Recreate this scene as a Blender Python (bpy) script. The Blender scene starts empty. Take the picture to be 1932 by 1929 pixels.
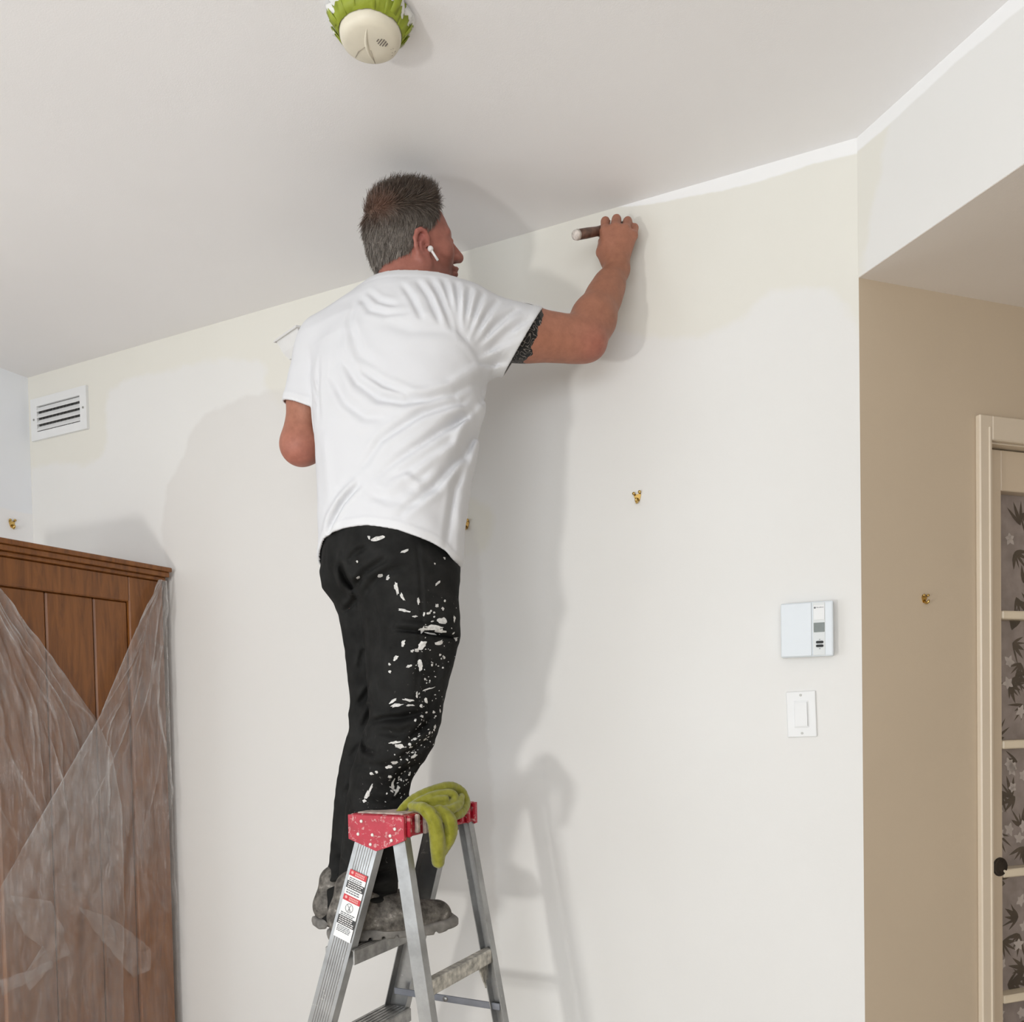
import bpy, bmesh, math, random
import numpy as np
from mathutils import Vector, Matrix
from mathutils.bvhtree import BVHTree

random.seed(7)
rng = np.random.default_rng(7)
sc = bpy.context.scene
COL = sc.collection

# ------------------------------------------------------------------ camera
EYE = 1.33                       # camera height
F = 1620.0                       # focal length in pixels of the 1932 px wide frame
PPX, PPY = 966.0, 1390.0         # principal point (the picture is the upper part of a level shot)
ROLL, PITCH = 0.0195, 0.027
fwd = Vector((0, math.cos(PITCH), -math.sin(PITCH)))
up0 = Vector((0, math.sin(PITCH), math.cos(PITCH)))
rt0 = Vector((1, 0, 0))
c_rt = rt0 * math.cos(ROLL) - up0 * math.sin(ROLL)
c_up = rt0 * math.sin(ROLL) + up0 * math.cos(ROLL)
camd = bpy.data.cameras.new('camera')
cam = bpy.data.objects.new('camera', camd)
COL.objects.link(cam)
camd.sensor_fit = 'HORIZONTAL'
camd.sensor_width = 36.0
camd.lens = F / 1932.0 * 36.0
camd.shift_y = (PPY - 964.5) / 1932.0
camd.clip_start = 0.05
m = Matrix.Identity(4)
for i in range(3):
    m[i][0] = c_rt[i]; m[i][1] = c_up[i]; m[i][2] = -fwd[i]
m[2][3] = EYE
cam.matrix_world = m
sc.camera = cam


def ray(px, py):
    return fwd + c_rt * ((px - PPX) / F) + c_up * ((PPY - py) / F)


def P(px, py, Y):
    """the point of the room seen at pixel (px, py) at depth Y in metres"""
    d = ray(px, py)
    return Vector((0, 0, EYE)) + d * (Y / d.y)


def on_plane(px, py, o, n):
    d = ray(px, py)
    e = Vector((0, 0, EYE))
    return e + d * ((o - e).dot(n) / d.dot(n))


# ------------------------------------------------------------------ light
sc.view_settings.view_transform = 'Standard'
sc.view_settings.look = 'None'
sc.view_settings.gamma = 1.0
sc.view_settings.use_curve_mapping = False
sc.view_settings.exposure = -0.1
sc.cycles.use_denoising = True
sc.cycles.max_bounces = 7
sc.cycles.diffuse_bounces = 4
sc.cycles.glossy_bounces = 2
sc.cycles.transparent_max_bounces = 10
sc.cycles.use_adaptive_sampling = True
sc.cycles.adaptive_threshold = 0.03

world = bpy.data.worlds.new('world')
sc.world = world
world.use_nodes = True
world.node_tree.nodes['Background'].inputs[0].default_value = (0.75, 0.86, 1.0, 1)
world.node_tree.nodes['Background'].inputs[1].default_value = 1.0

ADDED_LAMP_POS = Vector((-2.25, -1.05, 0.80))      # added unseen lamp, low, in place of sunlit floor bounce
ADDED_LAMP_POWER = 33.0
WINDOW_POWER = 44.0

# directions of the room
B = lambda deg: Vector((math.sin(math.radians(deg)), math.cos(math.radians(deg)), 0))
H_CEIL = EYE + 1.354
H_HALL = EYE + 1.0257
C0 = Vector((0.85, 2.081, 0))                # the outside corner where the hall begins
WD = B(-64)                                  # along the painted wall, away from the corner
SD = B(161)                                  # along the soffit, towards the camera
DD = B(71)                                   # along the hall wall
LD = B(206)                                  # along the left wall, towards the camera
WN = B(206)                                  # normal of the painted wall
L0 = on_plane(57, 850, C0, WN); L0.z = 0.0     # inner corner at the left end
W_LEN = (L0 - C0).length
WIN_S0, WIN_S1, WIN_Z0, WIN_Z1 = 2.45, 4.75, 0.10, 2.15

wl = bpy.data.lights.new('window_daylight', 'AREA')
wl.shape = 'RECTANGLE'
wl.size = WIN_S1 - WIN_S0
wl.size_y = WIN_Z1 - WIN_Z0
wl.energy = WINDOW_POWER
wl.color = (0.90, 0.955, 1.0)
wlo = bpy.data.objects.new('window_daylight', wl)
COL.objects.link(wlo)
wp = L0 + LD * ((WIN_S0 + WIN_S1) / 2) - B(116) * 0.22
wlo.location = (wp.x, wp.y, (WIN_Z0 + WIN_Z1) / 2)
wlo.rotation_euler = B(116).to_track_quat('-Z', 'Z').to_euler()

# added fill light, built as an unseen window behind the camera
HALL_W = 2.2
D0 = C0 + DD * HALL_W
Q0 = D0 + SD * 6.0
R0 = L0 + LD * 7.0
FX = (Q0 - R0).normalized()
FN = Vector((-FX.y, FX.x, 0))                 # into the room
F_LEN = (Q0 - R0).length
W2_S0, W2_S1, W2_Z0, W2_Z1 = 2.3, 5.5, 0.85, 2.35
FILL_WINDOW_POWER = 88.0
w2 = bpy.data.lights.new('added_fill_light', 'AREA')
w2.shape = 'RECTANGLE'
w2.size = W2_S1 - W2_S0
w2.size_y = W2_Z1 - W2_Z0
w2.energy = FILL_WINDOW_POWER
w2.color = (0.95, 0.97, 1.0)
w2o = bpy.data.objects.new('added_fill_light', w2)
COL.objects.link(w2o)
wp = R0 + FX * ((W2_S0 + W2_S1) / 2) - FN * 0.20
w2o.location = (wp.x, wp.y, (W2_Z0 + W2_Z1) / 2)
w2o.rotation_euler = FN.to_track_quat('-Z', 'Z').to_euler()

# ------------------------------------------------------------------ materials
MATS = {}


def srgb(r, g, b):
    f = lambda c: (c / 255 / 12.92) if c / 255 <= 0.04045 else ((c / 255 + 0.055) / 1.055) ** 2.4
    return (f(r), f(g), f(b), 1.0)


class NT:
    """small helper to wire node trees"""
    def __init__(self, mat):
        mat.use_nodes = True
        self.t = mat.node_tree
        self.b = self.t.nodes['Principled BSDF']
        self.out = self.t.nodes['Material Output']

    def n(self, kind, **kw):
        nd = self.t.nodes.new(kind)
        for k, v in kw.items():
            if k.startswith('i_'):
                nd.inputs[k[2:].replace('_', ' ')].default_value = v
            else:
                setattr(nd, k, v)
        return nd

    def l(self, a, b):
        self.t.links.new(a, b)

    def coord(self, kind='Object'):
        return self.n('ShaderNodeTexCoord').outputs[kind]

    def noise(self, scale, detail=3.0, rough=0.5, vec=None, dist=0.0):
        nd = self.n('ShaderNodeTexNoise')
        nd.inputs['Scale'].default_value = scale
        nd.inputs['Detail'].default_value = detail
        nd.inputs['Roughness'].default_value = rough
        nd.inputs['Distortion'].default_value = dist
        self.l(vec if vec is not None else self.coord(), nd.inputs['Vector'])
        return nd.outputs['Fac']

    def ramp(self, fac, stops):
        nd = self.n('ShaderNodeValToRGB')
        el = nd.color_ramp.elements
        el[0].position, el[0].color = stops[0]
        el[1].position, el[1].color = stops[-1]
        for p, c in stops[1:-1]:
            e = el.new(p)
            e.color = c
        self.l(fac, nd.inputs['Fac'])
        return nd.outputs['Color']

    def mix(self, fac, a, b):
        nd = self.n('ShaderNodeMix', data_type='RGBA')
        for sock, v in ((nd.inputs[0], fac), (nd.inputs[6], a), (nd.inputs[7], b)):
            if hasattr(v, 'is_linked'):
                self.l(v, sock)
            else:
                sock.default_value = v
        return nd.outputs[2]

    def math(self, op, a, b=None, c=None):
        nd = self.n('ShaderNodeMath', operation=op)
        for i, v in enumerate((a, b, c)):
            if v is None:
                continue
            if hasattr(v, 'is_linked'):
                self.l(v, nd.inputs[i])
            else:
                nd.inputs[i].default_value = v
        return nd.outputs[0]

    def attr(self, name):
        return self.n('ShaderNodeAttribute', attribute_name=name)

    def bump(self, h, strength=0.3, dist=0.01):
        nd = self.n('ShaderNodeBump')
        nd.inputs['Strength'].default_value = strength
        nd.inputs['Distance'].default_value = dist
        self.l(h, nd.inputs['Height'])
        self.l(nd.outputs[0], self.b.inputs['Normal'])


def mat(name, col=(0.8, 0.8, 0.8, 1), rough=0.5, metal=0.0, vary=0.0, scale=20.0, bump=0.0, bscale=80.0, bdist=0.003, spec=0.5):
    if name in MATS:
        return MATS[name]
    mt = bpy.data.materials.new(name)
    t = NT(mt)
    t.b.inputs['Base Color'].default_value = col
    t.b.inputs['Roughness'].default_value = rough
    t.b.inputs['Metallic'].default_value = metal
    t.b.inputs['Specular IOR Level'].default_value = spec
    if vary:
        f = t.noise(scale, 4.0)
        lo = tuple(c * (1 - vary) for c in col[:3]) + (1,)
        hi = tuple(min(1, c * (1 + vary)) for c in col[:3]) + (1,)
        t.l(t.ramp(f, [(0.3, lo), (0.7, hi)]), t.b.inputs['Base Color'])
    if bump:
        t.bump(t.noise(bscale, 3.0), bump, bdist)
    MATS[name] = mt
    return mt


# ------------------------------------------------------------------ objects
def tag(o, label=None, cat=None, group=None, kind=None):
    if label: o['label'] = label
    if cat: o['category'] = cat
    if group: o['group'] = group
    if kind: o['kind'] = kind
    return o


def empty(name, loc=(0, 0, 0), rz=0.0):
    o = bpy.data.objects.new(name, None)
    COL.objects.link(o)
    o.location = loc
    o.rotation_euler = (0, 0, rz)
    o.empty_display_size = 0.05
    return o


def link(name, me, material, parent=None, smooth=False):
    o = bpy.data.objects.new(name, me)
    COL.objects.link(o)
    if material is not None and len(me.materials) == 0:
        me.materials.append(material)
    if smooth:
        me.polygons.foreach_set('use_smooth', [True] * len(me.polygons))
    if parent is not None:
        o.parent = parent
    return o


def obj(name, bm, material, parent=None, smooth=False):
    bmesh.ops.recalc_face_normals(bm, faces=bm.faces)
    me = bpy.data.meshes.new(name)
    bm.to_mesh(me)
    bm.free()
    return link(name, me, material, parent, smooth)


def bm_box(bm, lo, hi, bevel=0.0, seg=1, mtx=None):
    r = bmesh.ops.create_cube(bm, size=1.0)
    vs = r['verts']
    lo, hi = Vector(lo), Vector(hi)
    c, s = (lo + hi) / 2, hi - lo
    for v in vs:
        v.co = Vector((v.co.x * s.x, v.co.y * s.y, v.co.z * s.z)) + c
    if bevel:
        es = list({e for v in vs for e in v.link_edges})
        rr = bmesh.ops.bevel(bm, geom=es, offset=bevel, segments=seg, affect='EDGES', profile=0.5)
        vs = list({v for f in rr['faces'] for v in f.verts} | {v for v in vs if v.is_valid})
    if mtx is not None:
        for v in vs:
            v.co = mtx @ v.co
    return vs


def box(name, lo, hi, material, parent=None, bevel=0.0, seg=1, mtx=None):
    bm = bmesh.new()
    bm_box(bm, lo, hi, bevel, seg, mtx)
    return obj(name, bm, material, parent)


def bm_prism(bm, pts, lo, hi, axis=2):
    """extrude a 2-D outline between lo and hi along an axis"""
    def mk(p, h):
        if axis == 2: return (p[0], p[1], h)
        if axis == 1: return (p[0], h, p[1])
        return (h, p[0], p[1])
    a = [bm.verts.new(mk(p, lo)) for p in pts]
    b = [bm.verts.new(mk(p, hi)) for p in pts]
    n = len(pts)
    bm.faces.new(a)
    bm.faces.new(b[::-1])
    for i in range(n):
        bm.faces.new((a[i], b[i], b[(i + 1) % n], a[(i + 1) % n]))
    return a + b


def bm_tube(bm, path, radii, seg=10, closed=True):
    path = [Vector(p) for p in path]
    if not hasattr(radii, '__len__'):
        radii = [radii] * len(path)
    rings = []
    up = None
    for i, p in enumerate(path):
        t = (path[min(i + 1, len(path) - 1)] - path[max(i - 1, 0)]).normalized()
        if up is None:
            up = Vector((0, 0, 1)) if abs(t.z) < 0.9 else Vector((1, 0, 0))
        x = t.cross(up).normalized()
        y = x.cross(t).normalized()
        up = y
        rings.append([bm.verts.new(p + (x * math.cos(a) + y * math.sin(a)) * radii[i])
                      for a in (2 * math.pi * k / seg for k in range(seg))])
    for a, b in zip(rings, rings[1:]):
        for k in range(seg):
            bm.faces.new((a[k], a[(k + 1) % seg], b[(k + 1) % seg], b[k]))
    if closed:
        bm.faces.new(rings[0][::-1])
        bm.faces.new(rings[-1])


def tube(name, path, radii, material, parent=None, seg=10):
    bm = bmesh.new()
    bm_tube(bm, path, radii, seg)
    return obj(name, bm, material, parent, True)


def bm_lathe(bm, prof, seg=48, mtx=None):
    rings = []
    for r, z in prof:
        if r < 1e-6:
            v = bm.verts.new((0, 0, z))
            rings.append([v] * seg)
        else:
            rings.append([bm.verts.new((r * math.cos(2 * math.pi * k / seg), r * math.sin(2 * math.pi * k / seg), z)) for k in range(seg)])
    for a, b in zip(rings, rings[1:]):
        for k in range(seg):
            vs = []
            for v in (a[k], a[(k + 1) % seg], b[(k + 1) % seg], b[k]):
                if v not in vs:
                    vs.append(v)
            if len(vs) > 2:
                bm.faces.new(vs)
    if mtx is not None:
        for v in {v for r in rings for v in r}:
            v.co = mtx @ v.co


def frame(o, x, y, z):
    m = Matrix.Identity(4)
    for i in range(3):
        m[i][0], m[i][1], m[i][2], m[i][3] = x[i], y[i], z[i], o[i]
    return m


# ------------------------------------------------------------------ implicit surfaces (numpy)
V3 = lambda v: np.array(tuple(v), dtype=np.float32)


def rc(p, a, b, r1, r2):
    a, b = V3(a), V3(b)
    ba = b - a
    pa = p - a
    t = np.clip(pa @ ba / float(ba @ ba), 0, 1)
    return np.linalg.norm(pa - t[:, None] * ba, axis=1) - (r1 + (r2 - r1) * t)


def chain(p, pts, rs, k=0.01):
    d = None
    for i in range(len(pts) - 1):
        e = rc(p, pts[i], pts[i + 1], rs[i], rs[i + 1])
        d = e if d is None else smin(d, e, k)
    return d


def ell(p, c, r, R=None):
    q = p - V3(c)
    if R is not None:
        q = q @ R
    r = V3(r)
    k0 = np.linalg.norm(q / r, axis=1)
    k1 = np.linalg.norm(q / (r * r), axis=1) + 1e-9
    return k0 * (k0 - 1.0) / k1


def smin(a, b, k):
    h = np.clip(0.5 + 0.5 * (b - a) / k, 0, 1)
    return b + (a - b) * h - k * h * (1 - h)


def smax(a, b, k):
    return -smin(-a, -b, k)


def loft(p, rows, n=2.3, cap=0.03):
    """rows: (z, cx, cy, half width, half depth, bearing the front faces), z ascending"""
    r = np.array(rows, dtype=np.float32)
    z = p[:, 2]
    it = lambda k: np.interp(z, r[:, 0], r[:, k]).astype(np.float32)
    dx, dy = p[:, 0] - it(1), p[:, 1] - it(2)
    w, dd, a = it(3), it(4), np.radians(it(5))
    lx = dx * np.cos(a) - dy * np.sin(a)
    ly = dx * np.sin(a) + dy * np.cos(a)
    q = (np.abs(lx / w) ** n + np.abs(ly / dd) ** n) ** (1.0 / n)
    d = (q - 1.0) * np.minimum(w, dd)
    dz = np.maximum(r[0, 0] - z, z - r[-1, 0])
    return smax(d, dz, cap)


def surfnet(func, lo, hi, h):
    """naive surface nets on the blocks that the surface crosses"""
    lo = np.array(lo, dtype=np.float32); hi = np.array(hi, dtype=np.float32)
    BN = 8
    H = BN * h
    nb = np.ceil((hi - lo) / H).astype(int) + 1
    g = np.stack(np.meshgrid(*[np.arange(n) for n in nb], indexing='ij'), -1).reshape(-1, 3)
    cen = lo + (g + 0.5) * H
    d = func(cen.astype(np.float32))
    blk = g[np.abs(d) < H * 1.05 + 0.006]
    off = np.stack(np.meshgrid(*[np.arange(BN + 1)] * 3, indexing='ij'), -1).reshape(-1, 3)
    M = len(blk)
    val = np.empty((M, (BN + 1) ** 3), dtype=np.float32)
    step = 300
    for s in range(0, M, step):
        q = (lo + ((blk[s:s + step] * BN)[:, None, :] + off[None]) * h).reshape(-1, 3).astype(np.float32)
        val[s:s + step] = func(q).reshape(-1, (BN + 1) ** 3)
    val = val.reshape(M, BN + 1, BN + 1, BN + 1)
    sgn = val < 0
    cnt = np.zeros((M, BN, BN, BN), dtype=np.int8)
    cor = [(i, j, k) for i in (0, 1) for j in (0, 1) for k in (0, 1)]
    for i, j, k in cor:
        cnt += sgn[:, i:i + BN, j:j + BN, k:k + BN]
    cm, ci, cj, ck = np.nonzero((cnt > 0) & (cnt < 8))
    cv = np.stack([val[cm, ci + i, cj + j, ck + k] for i, j, k in cor], 1)
    corf = np.array(cor, dtype=np.float32)
    acc = np.zeros((len(cm), 3), dtype=np.float32); num = np.zeros(len(cm), dtype=np.float32)
    for a in range(8):
        for b in range(a + 1, 8):
            if np.abs(corf[a] - corf[b]).sum() != 1:
                continue
            x = (cv[:, a] < 0) != (cv[:, b] < 0)
            t = np.where(x, cv[:, a] / np.where(x, cv[:, a] - cv[:, b], 1), 0)
            acc += np.where(x[:, None], corf[a] + t[:, None] * (corf[b] - corf[a]), 0)
            num += x
    gc = blk[cm] * BN + np.stack([ci, cj, ck], 1)
    verts = lo + (gc + acc / num[:, None]) * h
    S = (nb * BN + 2).astype(np.int64)
    key = lambda c: ((c[:, 0] + 1) * S[1] + (c[:, 1] + 1)) * S[2] + (c[:, 2] + 1)
    kk = key(gc.astype(np.int64))
    order = np.argsort(kk)
    ks = kk[order]
    quads = []
    E = np.eye(3, dtype=np.int64)
    for ax in range(3):
        b_, c_ = (ax + 1) % 3, (ax + 2) % 3
        s0 = sgn[:, :BN, :BN, :BN]
        sl = [slice(0, BN)] * 3
        sl[ax] = slice(1, BN + 1)
        s1 = sgn[(slice(None),) + tuple(sl)]
        em, ei, ej, ek = np.nonzero(s0 != s1)
        pt = blk[em].astype(np.int64) * BN + np.stack([ei, ej, ek], 1)
        ids = []
        ok = np.ones(len(pt), bool)
        for u, w in ((0, 0), (1, 0), (1, 1), (0, 1)):
            q = key(pt - E[b_] * u - E[c_] * w)
            pos = np.clip(np.searchsorted(ks, q), 0, len(ks) - 1)
            ok &= ks[pos] == q
            ids.append(order[pos])
        qd = np.stack(ids, 1)
        flip = ~s0[em, ei, ej, ek]
        qd[flip] = qd[flip][:, ::-1]
        quads.append(qd[ok])
    return verts.astype(np.float32), np.concatenate(quads)


def relax(v, q, it=2, lam=0.5):
    """a little Laplacian smoothing"""
    n = len(v)
    e = np.concatenate([q[:, [0, 1]], q[:, [1, 2]], q[:, [2, 3]], q[:, [3, 0]]])
    deg = np.bincount(e[:, 0], minlength=n) + np.bincount(e[:, 1], minlength=n)
    for _ in range(it):
        s = np.zeros_like(v)
        for k in range(3):
            s[:, k] = np.bincount(e[:, 0], v[e[:, 1], k], n) + np.bincount(e[:, 1], v[e[:, 0], k], n)
        v = v + lam * (s / np.maximum(deg, 1)[:, None] - v)
    return v.astype(np.float32)


def np_mesh(name, v, f, material, parent=None, smooth=True):
    me = bpy.data.meshes.new(name)
    me.vertices.add(len(v))
    me.vertices.foreach_set('co', np.ascontiguousarray(v, dtype=np.float32).ravel())
    k = f.shape[1]
    me.loops.add(f.size)
    me.loops.foreach_set('vertex_index', f.astype(np.int32).ravel())
    me.polygons.add(len(f))
    me.polygons.foreach_set('loop_start', np.arange(0, f.size, k, dtype=np.int32))
    me.polygons.foreach_set('use_smooth', np.full(len(f), smooth))
    me.update(calc_edges=True)
    me.validate()
    return link(name, me, material, parent)


def add_attr(o, name, arr):
    me = o.data
    if arr.ndim == 1:
        a = me.attributes.new(name, 'FLOAT', 'POINT')
        a.data.foreach_set('value', arr.astype(np.float32))
    else:
        a = me.attributes.new(name, 'FLOAT_COLOR', 'POINT')
        c = np.ones((len(arr), 4), dtype=np.float32)
        c[:, :3] = arr
        a.data.foreach_set('color', c.ravel())


def poly_sdf(px, py, poly):
    """signed distance (negative inside) of many points to a polygon"""
    poly = np.array(poly, dtype=np.float64)
    d = np.full(px.shape, 1e9)
    ins = np.zeros(px.shape, bool)
    n = len(poly)
    for i in range(n):
        a, b = poly[i], poly[(i + 1) % n]
        ba = b - a
        t = np.clip(((px - a[0]) * ba[0] + (py - a[1]) * ba[1]) / max(ba @ ba, 1e-12), 0, 1)
        d = np.minimum(d, np.hypot(px - a[0] - t * ba[0], py - a[1] - t * ba[1]))
        if a[1] != b[1]:
            c = ((a[1] > py) != (b[1] > py)) & (px < ba[0] * (py - a[1]) / ba[1] + a[0])
            ins ^= c
    return np.where(ins, -d, d)

# ================================================================== the room
NX = -WD                                             # along the painted wall to the right


def wall_uv(px, py):
    """pixel -> (distance from the left corner, height) on the painted wall"""
    q = on_plane(px, py, C0, WN)
    return ((q - L0).dot(NX), q.z)


def make_wall_paint():
    mt = bpy.data.materials.new('wall_paint')
    t = NT(mt)
    t.b.inputs['Roughness'].default_value = 0.95
    t.b.inputs['Specular IOR Level'].default_value = 0.0
    co = t.coord()
    edge = t.math('MULTIPLY', t.math('SUBTRACT', t.noise(14, 4, 0.6, co), 0.5), 0.05)

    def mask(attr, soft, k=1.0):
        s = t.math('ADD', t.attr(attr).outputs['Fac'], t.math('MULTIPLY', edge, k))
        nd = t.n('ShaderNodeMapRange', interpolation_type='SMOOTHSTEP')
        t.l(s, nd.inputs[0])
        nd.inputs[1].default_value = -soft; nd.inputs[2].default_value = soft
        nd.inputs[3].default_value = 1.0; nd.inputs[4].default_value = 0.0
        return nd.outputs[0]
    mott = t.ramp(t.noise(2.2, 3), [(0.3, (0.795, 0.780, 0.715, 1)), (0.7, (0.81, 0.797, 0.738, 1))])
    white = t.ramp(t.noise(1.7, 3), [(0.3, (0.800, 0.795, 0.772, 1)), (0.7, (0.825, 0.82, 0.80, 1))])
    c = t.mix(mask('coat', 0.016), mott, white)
    c = t.mix(t.math('MULTIPLY', mask('wall_shade', 0.012), 0.6), c, (0.72, 0.70, 0.672, 1))  # shade on the wall, put into the paint colour
    c = t.mix(mask('strip', 0.003, 0.25), c, (0.90, 0.90, 0.895, 1))
    t.l(c, t.b.inputs['Base Color'])
    t.bump(t.noise(260, 2), 0.06, 0.002)
    return mt


WALL_PAINT = make_wall_paint()
M_CREAM = mat('cream_paint', (0.80, 0.775, 0.69, 1), 0.6, vary=0.015, scale=2, bump=0.05, bscale=240, spec=0.3)
M_WHITE_WALL = mat('white_wall_paint', (0.80, 0.80, 0.80, 1), 0.65, vary=0.015, scale=2, bump=0.05, bscale=240, spec=0.3)
M_CEIL = mat('ceiling_paint', (0.90, 0.89, 0.89, 1), 0.8, vary=0.02, scale=1.3, bump=0.12, bscale=320, bdist=0.002, spec=0.2)
M_TAN = mat('tan_paint', (0.60, 0.495, 0.37, 1), 0.6, vary=0.02, scale=3, bump=0.06, bscale=240, spec=0.3)
M_HALL_CEIL = mat('hall_ceiling_paint', (0.80, 0.745, 0.69, 1), 0.8, vary=0.02, scale=2, bump=0.1, bscale=320, spec=0.2)


def grid_wall(name, o, ex, L, z0, z1, n, step, fields, material, thick=0.12):
    """a wall as a slab whose painted face is a fine grid carrying the outlines of its paint coats and painted shade"""
    nx, nz = int(L / step) + 1, int((z1 - z0) / step) + 1
    xs, zs = np.linspace(0, L, nx), np.linspace(z0, z1, nz)
    X, Z = np.meshgrid(xs, zs, indexing='ij')
    v = np.stack([o.x + ex.x * X, o.y + ex.y * X, Z], -1).reshape(-1, 3)
    i, j = np.meshgrid(np.arange(nx - 1), np.arange(nz - 1), indexing='ij')
    a = (i * nz + j).ravel()
    f = np.stack([a, a + nz, a + nz + 1, a + 1], 1)
    nn = len(v)
    back = [(0, z0), (L, z0), (L, z1), (0, z1)]
    bv = np.array([[o.x + ex.x * x - n.x * thick, o.y + ex.y * x - n.y * thick, z] for x, z in back])
    c = [0, (nx - 1) * nz, nx * nz - 1, nz - 1]
    bf = [[nn + 3, nn + 2, nn + 1, nn]] + [[c[k], nn + k, nn + (k + 1) % 4, c[(k + 1) % 4]] for k in range(4)]
    v = np.concatenate([v, bv]); f = np.concatenate([f, np.array(bf)])
    ob = np_mesh(name, v, f, material, None, False)
    for k, fn in fields.items():
        add_attr(ob, k, np.concatenate([fn(X.ravel(), Z.ravel()), np.full(4, 1.0)]))
    ob['kind'] = 'structure'
    return ob


coat_px = [(60, 884), (110, 873), (150, 880), (188, 866), (203, 830), (200, 770), (206, 735), (240, 715), (300, 703), (370, 686),
           (430, 676), (488, 682), (503, 700), (498, 730), (512, 748), (545, 790), (620, 800), (800, 640), (960, 570), (1080, 590), (1240, 640),
           (1330, 640), (1400, 600), (1450, 548), (1560, 542), (1606, 600), (1630, 640), (1646, 1929), (1650, 2900), (60, 2900)]
coat_uv = [wall_uv(*q) for q in coat_px]
wall_shade_uv = [wall_uv(*q) for q in [(545, 735), (470, 745), (400, 775), (362, 805), (345, 860), (315, 920), (305, 1000), (315, 1080),  # outline of the shade painted into the wall
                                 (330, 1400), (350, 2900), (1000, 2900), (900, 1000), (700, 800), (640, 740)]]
hook_c = wall_uv(880, 990)
STRIP_T = 0.036


def f_coat(x, z):
    d = poly_sdf(x, z, coat_uv)
    return np.maximum(d, 0.088 - np.hypot(x - hook_c[0], z - hook_c[1] + 0.012))


s_end = wall_uv(1160, 415)[0]


def f_strip(x, z):
    w = np.clip((x - s_end) / 0.25, 0, 1) * STRIP_T + 0.003 * np.sin(x * 23)
    return np.maximum(H_CEIL - w - z, s_end - x)


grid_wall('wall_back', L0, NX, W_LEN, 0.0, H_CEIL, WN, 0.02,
          {'coat': f_coat, 'wall_shade': lambda x, z: poly_sdf(x, z, wall_shade_uv), 'strip': f_strip}, WALL_PAINT)

# the soffit and the lower ceiling of the hall behind it
SN = B(-109)                                          # the soffit faces left
S_LEN = 4.2
one = lambda x, z: np.full(x.shape, 1.0)
grid_wall('wall_soffit', C0 + SN * 0.001, SD, S_LEN, H_HALL, H_CEIL, SN, 0.02,
          {'coat': lambda x, z: (0.07 - x) * 1.0 - (H_HALL + 0.2 - z) * 0.3, 'wall_shade': one, 'strip': lambda x, z: (H_CEIL - 0.033 - 0.003 * np.sin(x * 17)) - z}, WALL_PAINT)


def slab(name, pts, z0, z1, material):
    bm = bmesh.new()
    bm_prism(bm, [(p.x, p.y) for p in pts], z0, z1)
    o = obj(name, bm, material)
    o['kind'] = 'structure'
    return o


T = 0.12
slab('ceiling_hall', [C0, D0, D0 + SD * S_LEN, C0 + SD * S_LEN], H_HALL - 0.001, H_HALL + 0.05, M_HALL_CEIL)
M_FLOOR = bpy.data.materials.new('floor_boards')
_t = NT(M_FLOOR)
_w = _t.n('ShaderNodeTexBrick')
_w.inputs['Scale'].default_value = 1.6
_w.inputs['Color1'].default_value = (0.70, 0.63, 0.54, 1)
_w.inputs['Color2'].default_value = (0.65, 0.58, 0.49, 1)
_w.inputs['Mortar'].default_value = (0.3, 0.23, 0.17, 1)
_w.inputs['Mortar Size'].default_value = 0.006
_w.inputs['Row Height'].default_value = 0.16
_w.inputs['Brick Width'].default_value = 1.6
_t.l(_t.coord(), _w.inputs['Vector'])
_t.l(_w.outputs['Color'], _t.b.inputs['Base Color'])
_t.b.inputs['Roughness'].default_value = 0.4
outer = [L0 - NX * T - LD * T, C0 - LD * T, D0 - SD * T, Q0 + DD * T, R0 - NX * T + LD * T]
slab('floor', outer, -0.08, 0.0, M_FLOOR)
slab('ceiling', outer, H_CEIL, H_CEIL + 0.08, M_CEIL)
# the remaining walls of the room, behind and beside the camera
slab('wall_right', [D0, Q0, Q0 + DD * T, D0 + DD * T], 0, H_CEIL, M_TAN)
bmF = bmesh.new()
for s0, s1, z0, z1 in ((-T, W2_S0, 0, H_CEIL), (W2_S1, F_LEN + T, 0, H_CEIL), (W2_S0, W2_S1, 0, W2_Z0), (W2_S0, W2_S1, W2_Z1, H_CEIL)):
    a, b = R0 + FX * s0, R0 + FX * s1
    bm_prism(bmF, [(a.x, a.y), (b.x, b.y), (b.x - FN.x * T, b.y - FN.y * T), (a.x - FN.x * T, a.y - FN.y * T)], z0, z1)
obj('wall_front', bmF, M_CREAM)['kind'] = 'structure'
win2 = tag(empty('added_fill_window', R0 + FX * W2_S0, math.atan2(FX.y, FX.x)), kind='structure')  # frame of the added window, there for the fill light
_w = W2_S1 - W2_S0
_mf = mat('window_frame_white', (0.8, 0.8, 0.8, 1), 0.4, vary=0.02)
for nm, lo, hi in (('frame_rail', (0, -0.10, W2_Z0), (_w, -0.03, W2_Z0 + 0.05)), ('frame_rail', (0, -0.10, W2_Z1 - 0.05), (_w, -0.03, W2_Z1)),
                   ('frame_stile', (0, -0.10, W2_Z0), (0.05, -0.03, W2_Z1)), ('frame_stile', (_w - 0.05, -0.10, W2_Z0), (_w, -0.03, W2_Z1)), ('frame_stile', (_w / 2 - 0.03, -0.10, W2_Z0), (_w / 2 + 0.03, -0.03, W2_Z1))):
    box(nm, lo, hi, _mf, win2, 0.006)

# left wall with the patio window (out of the picture) that lets the daylight in
NL = -NX


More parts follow.
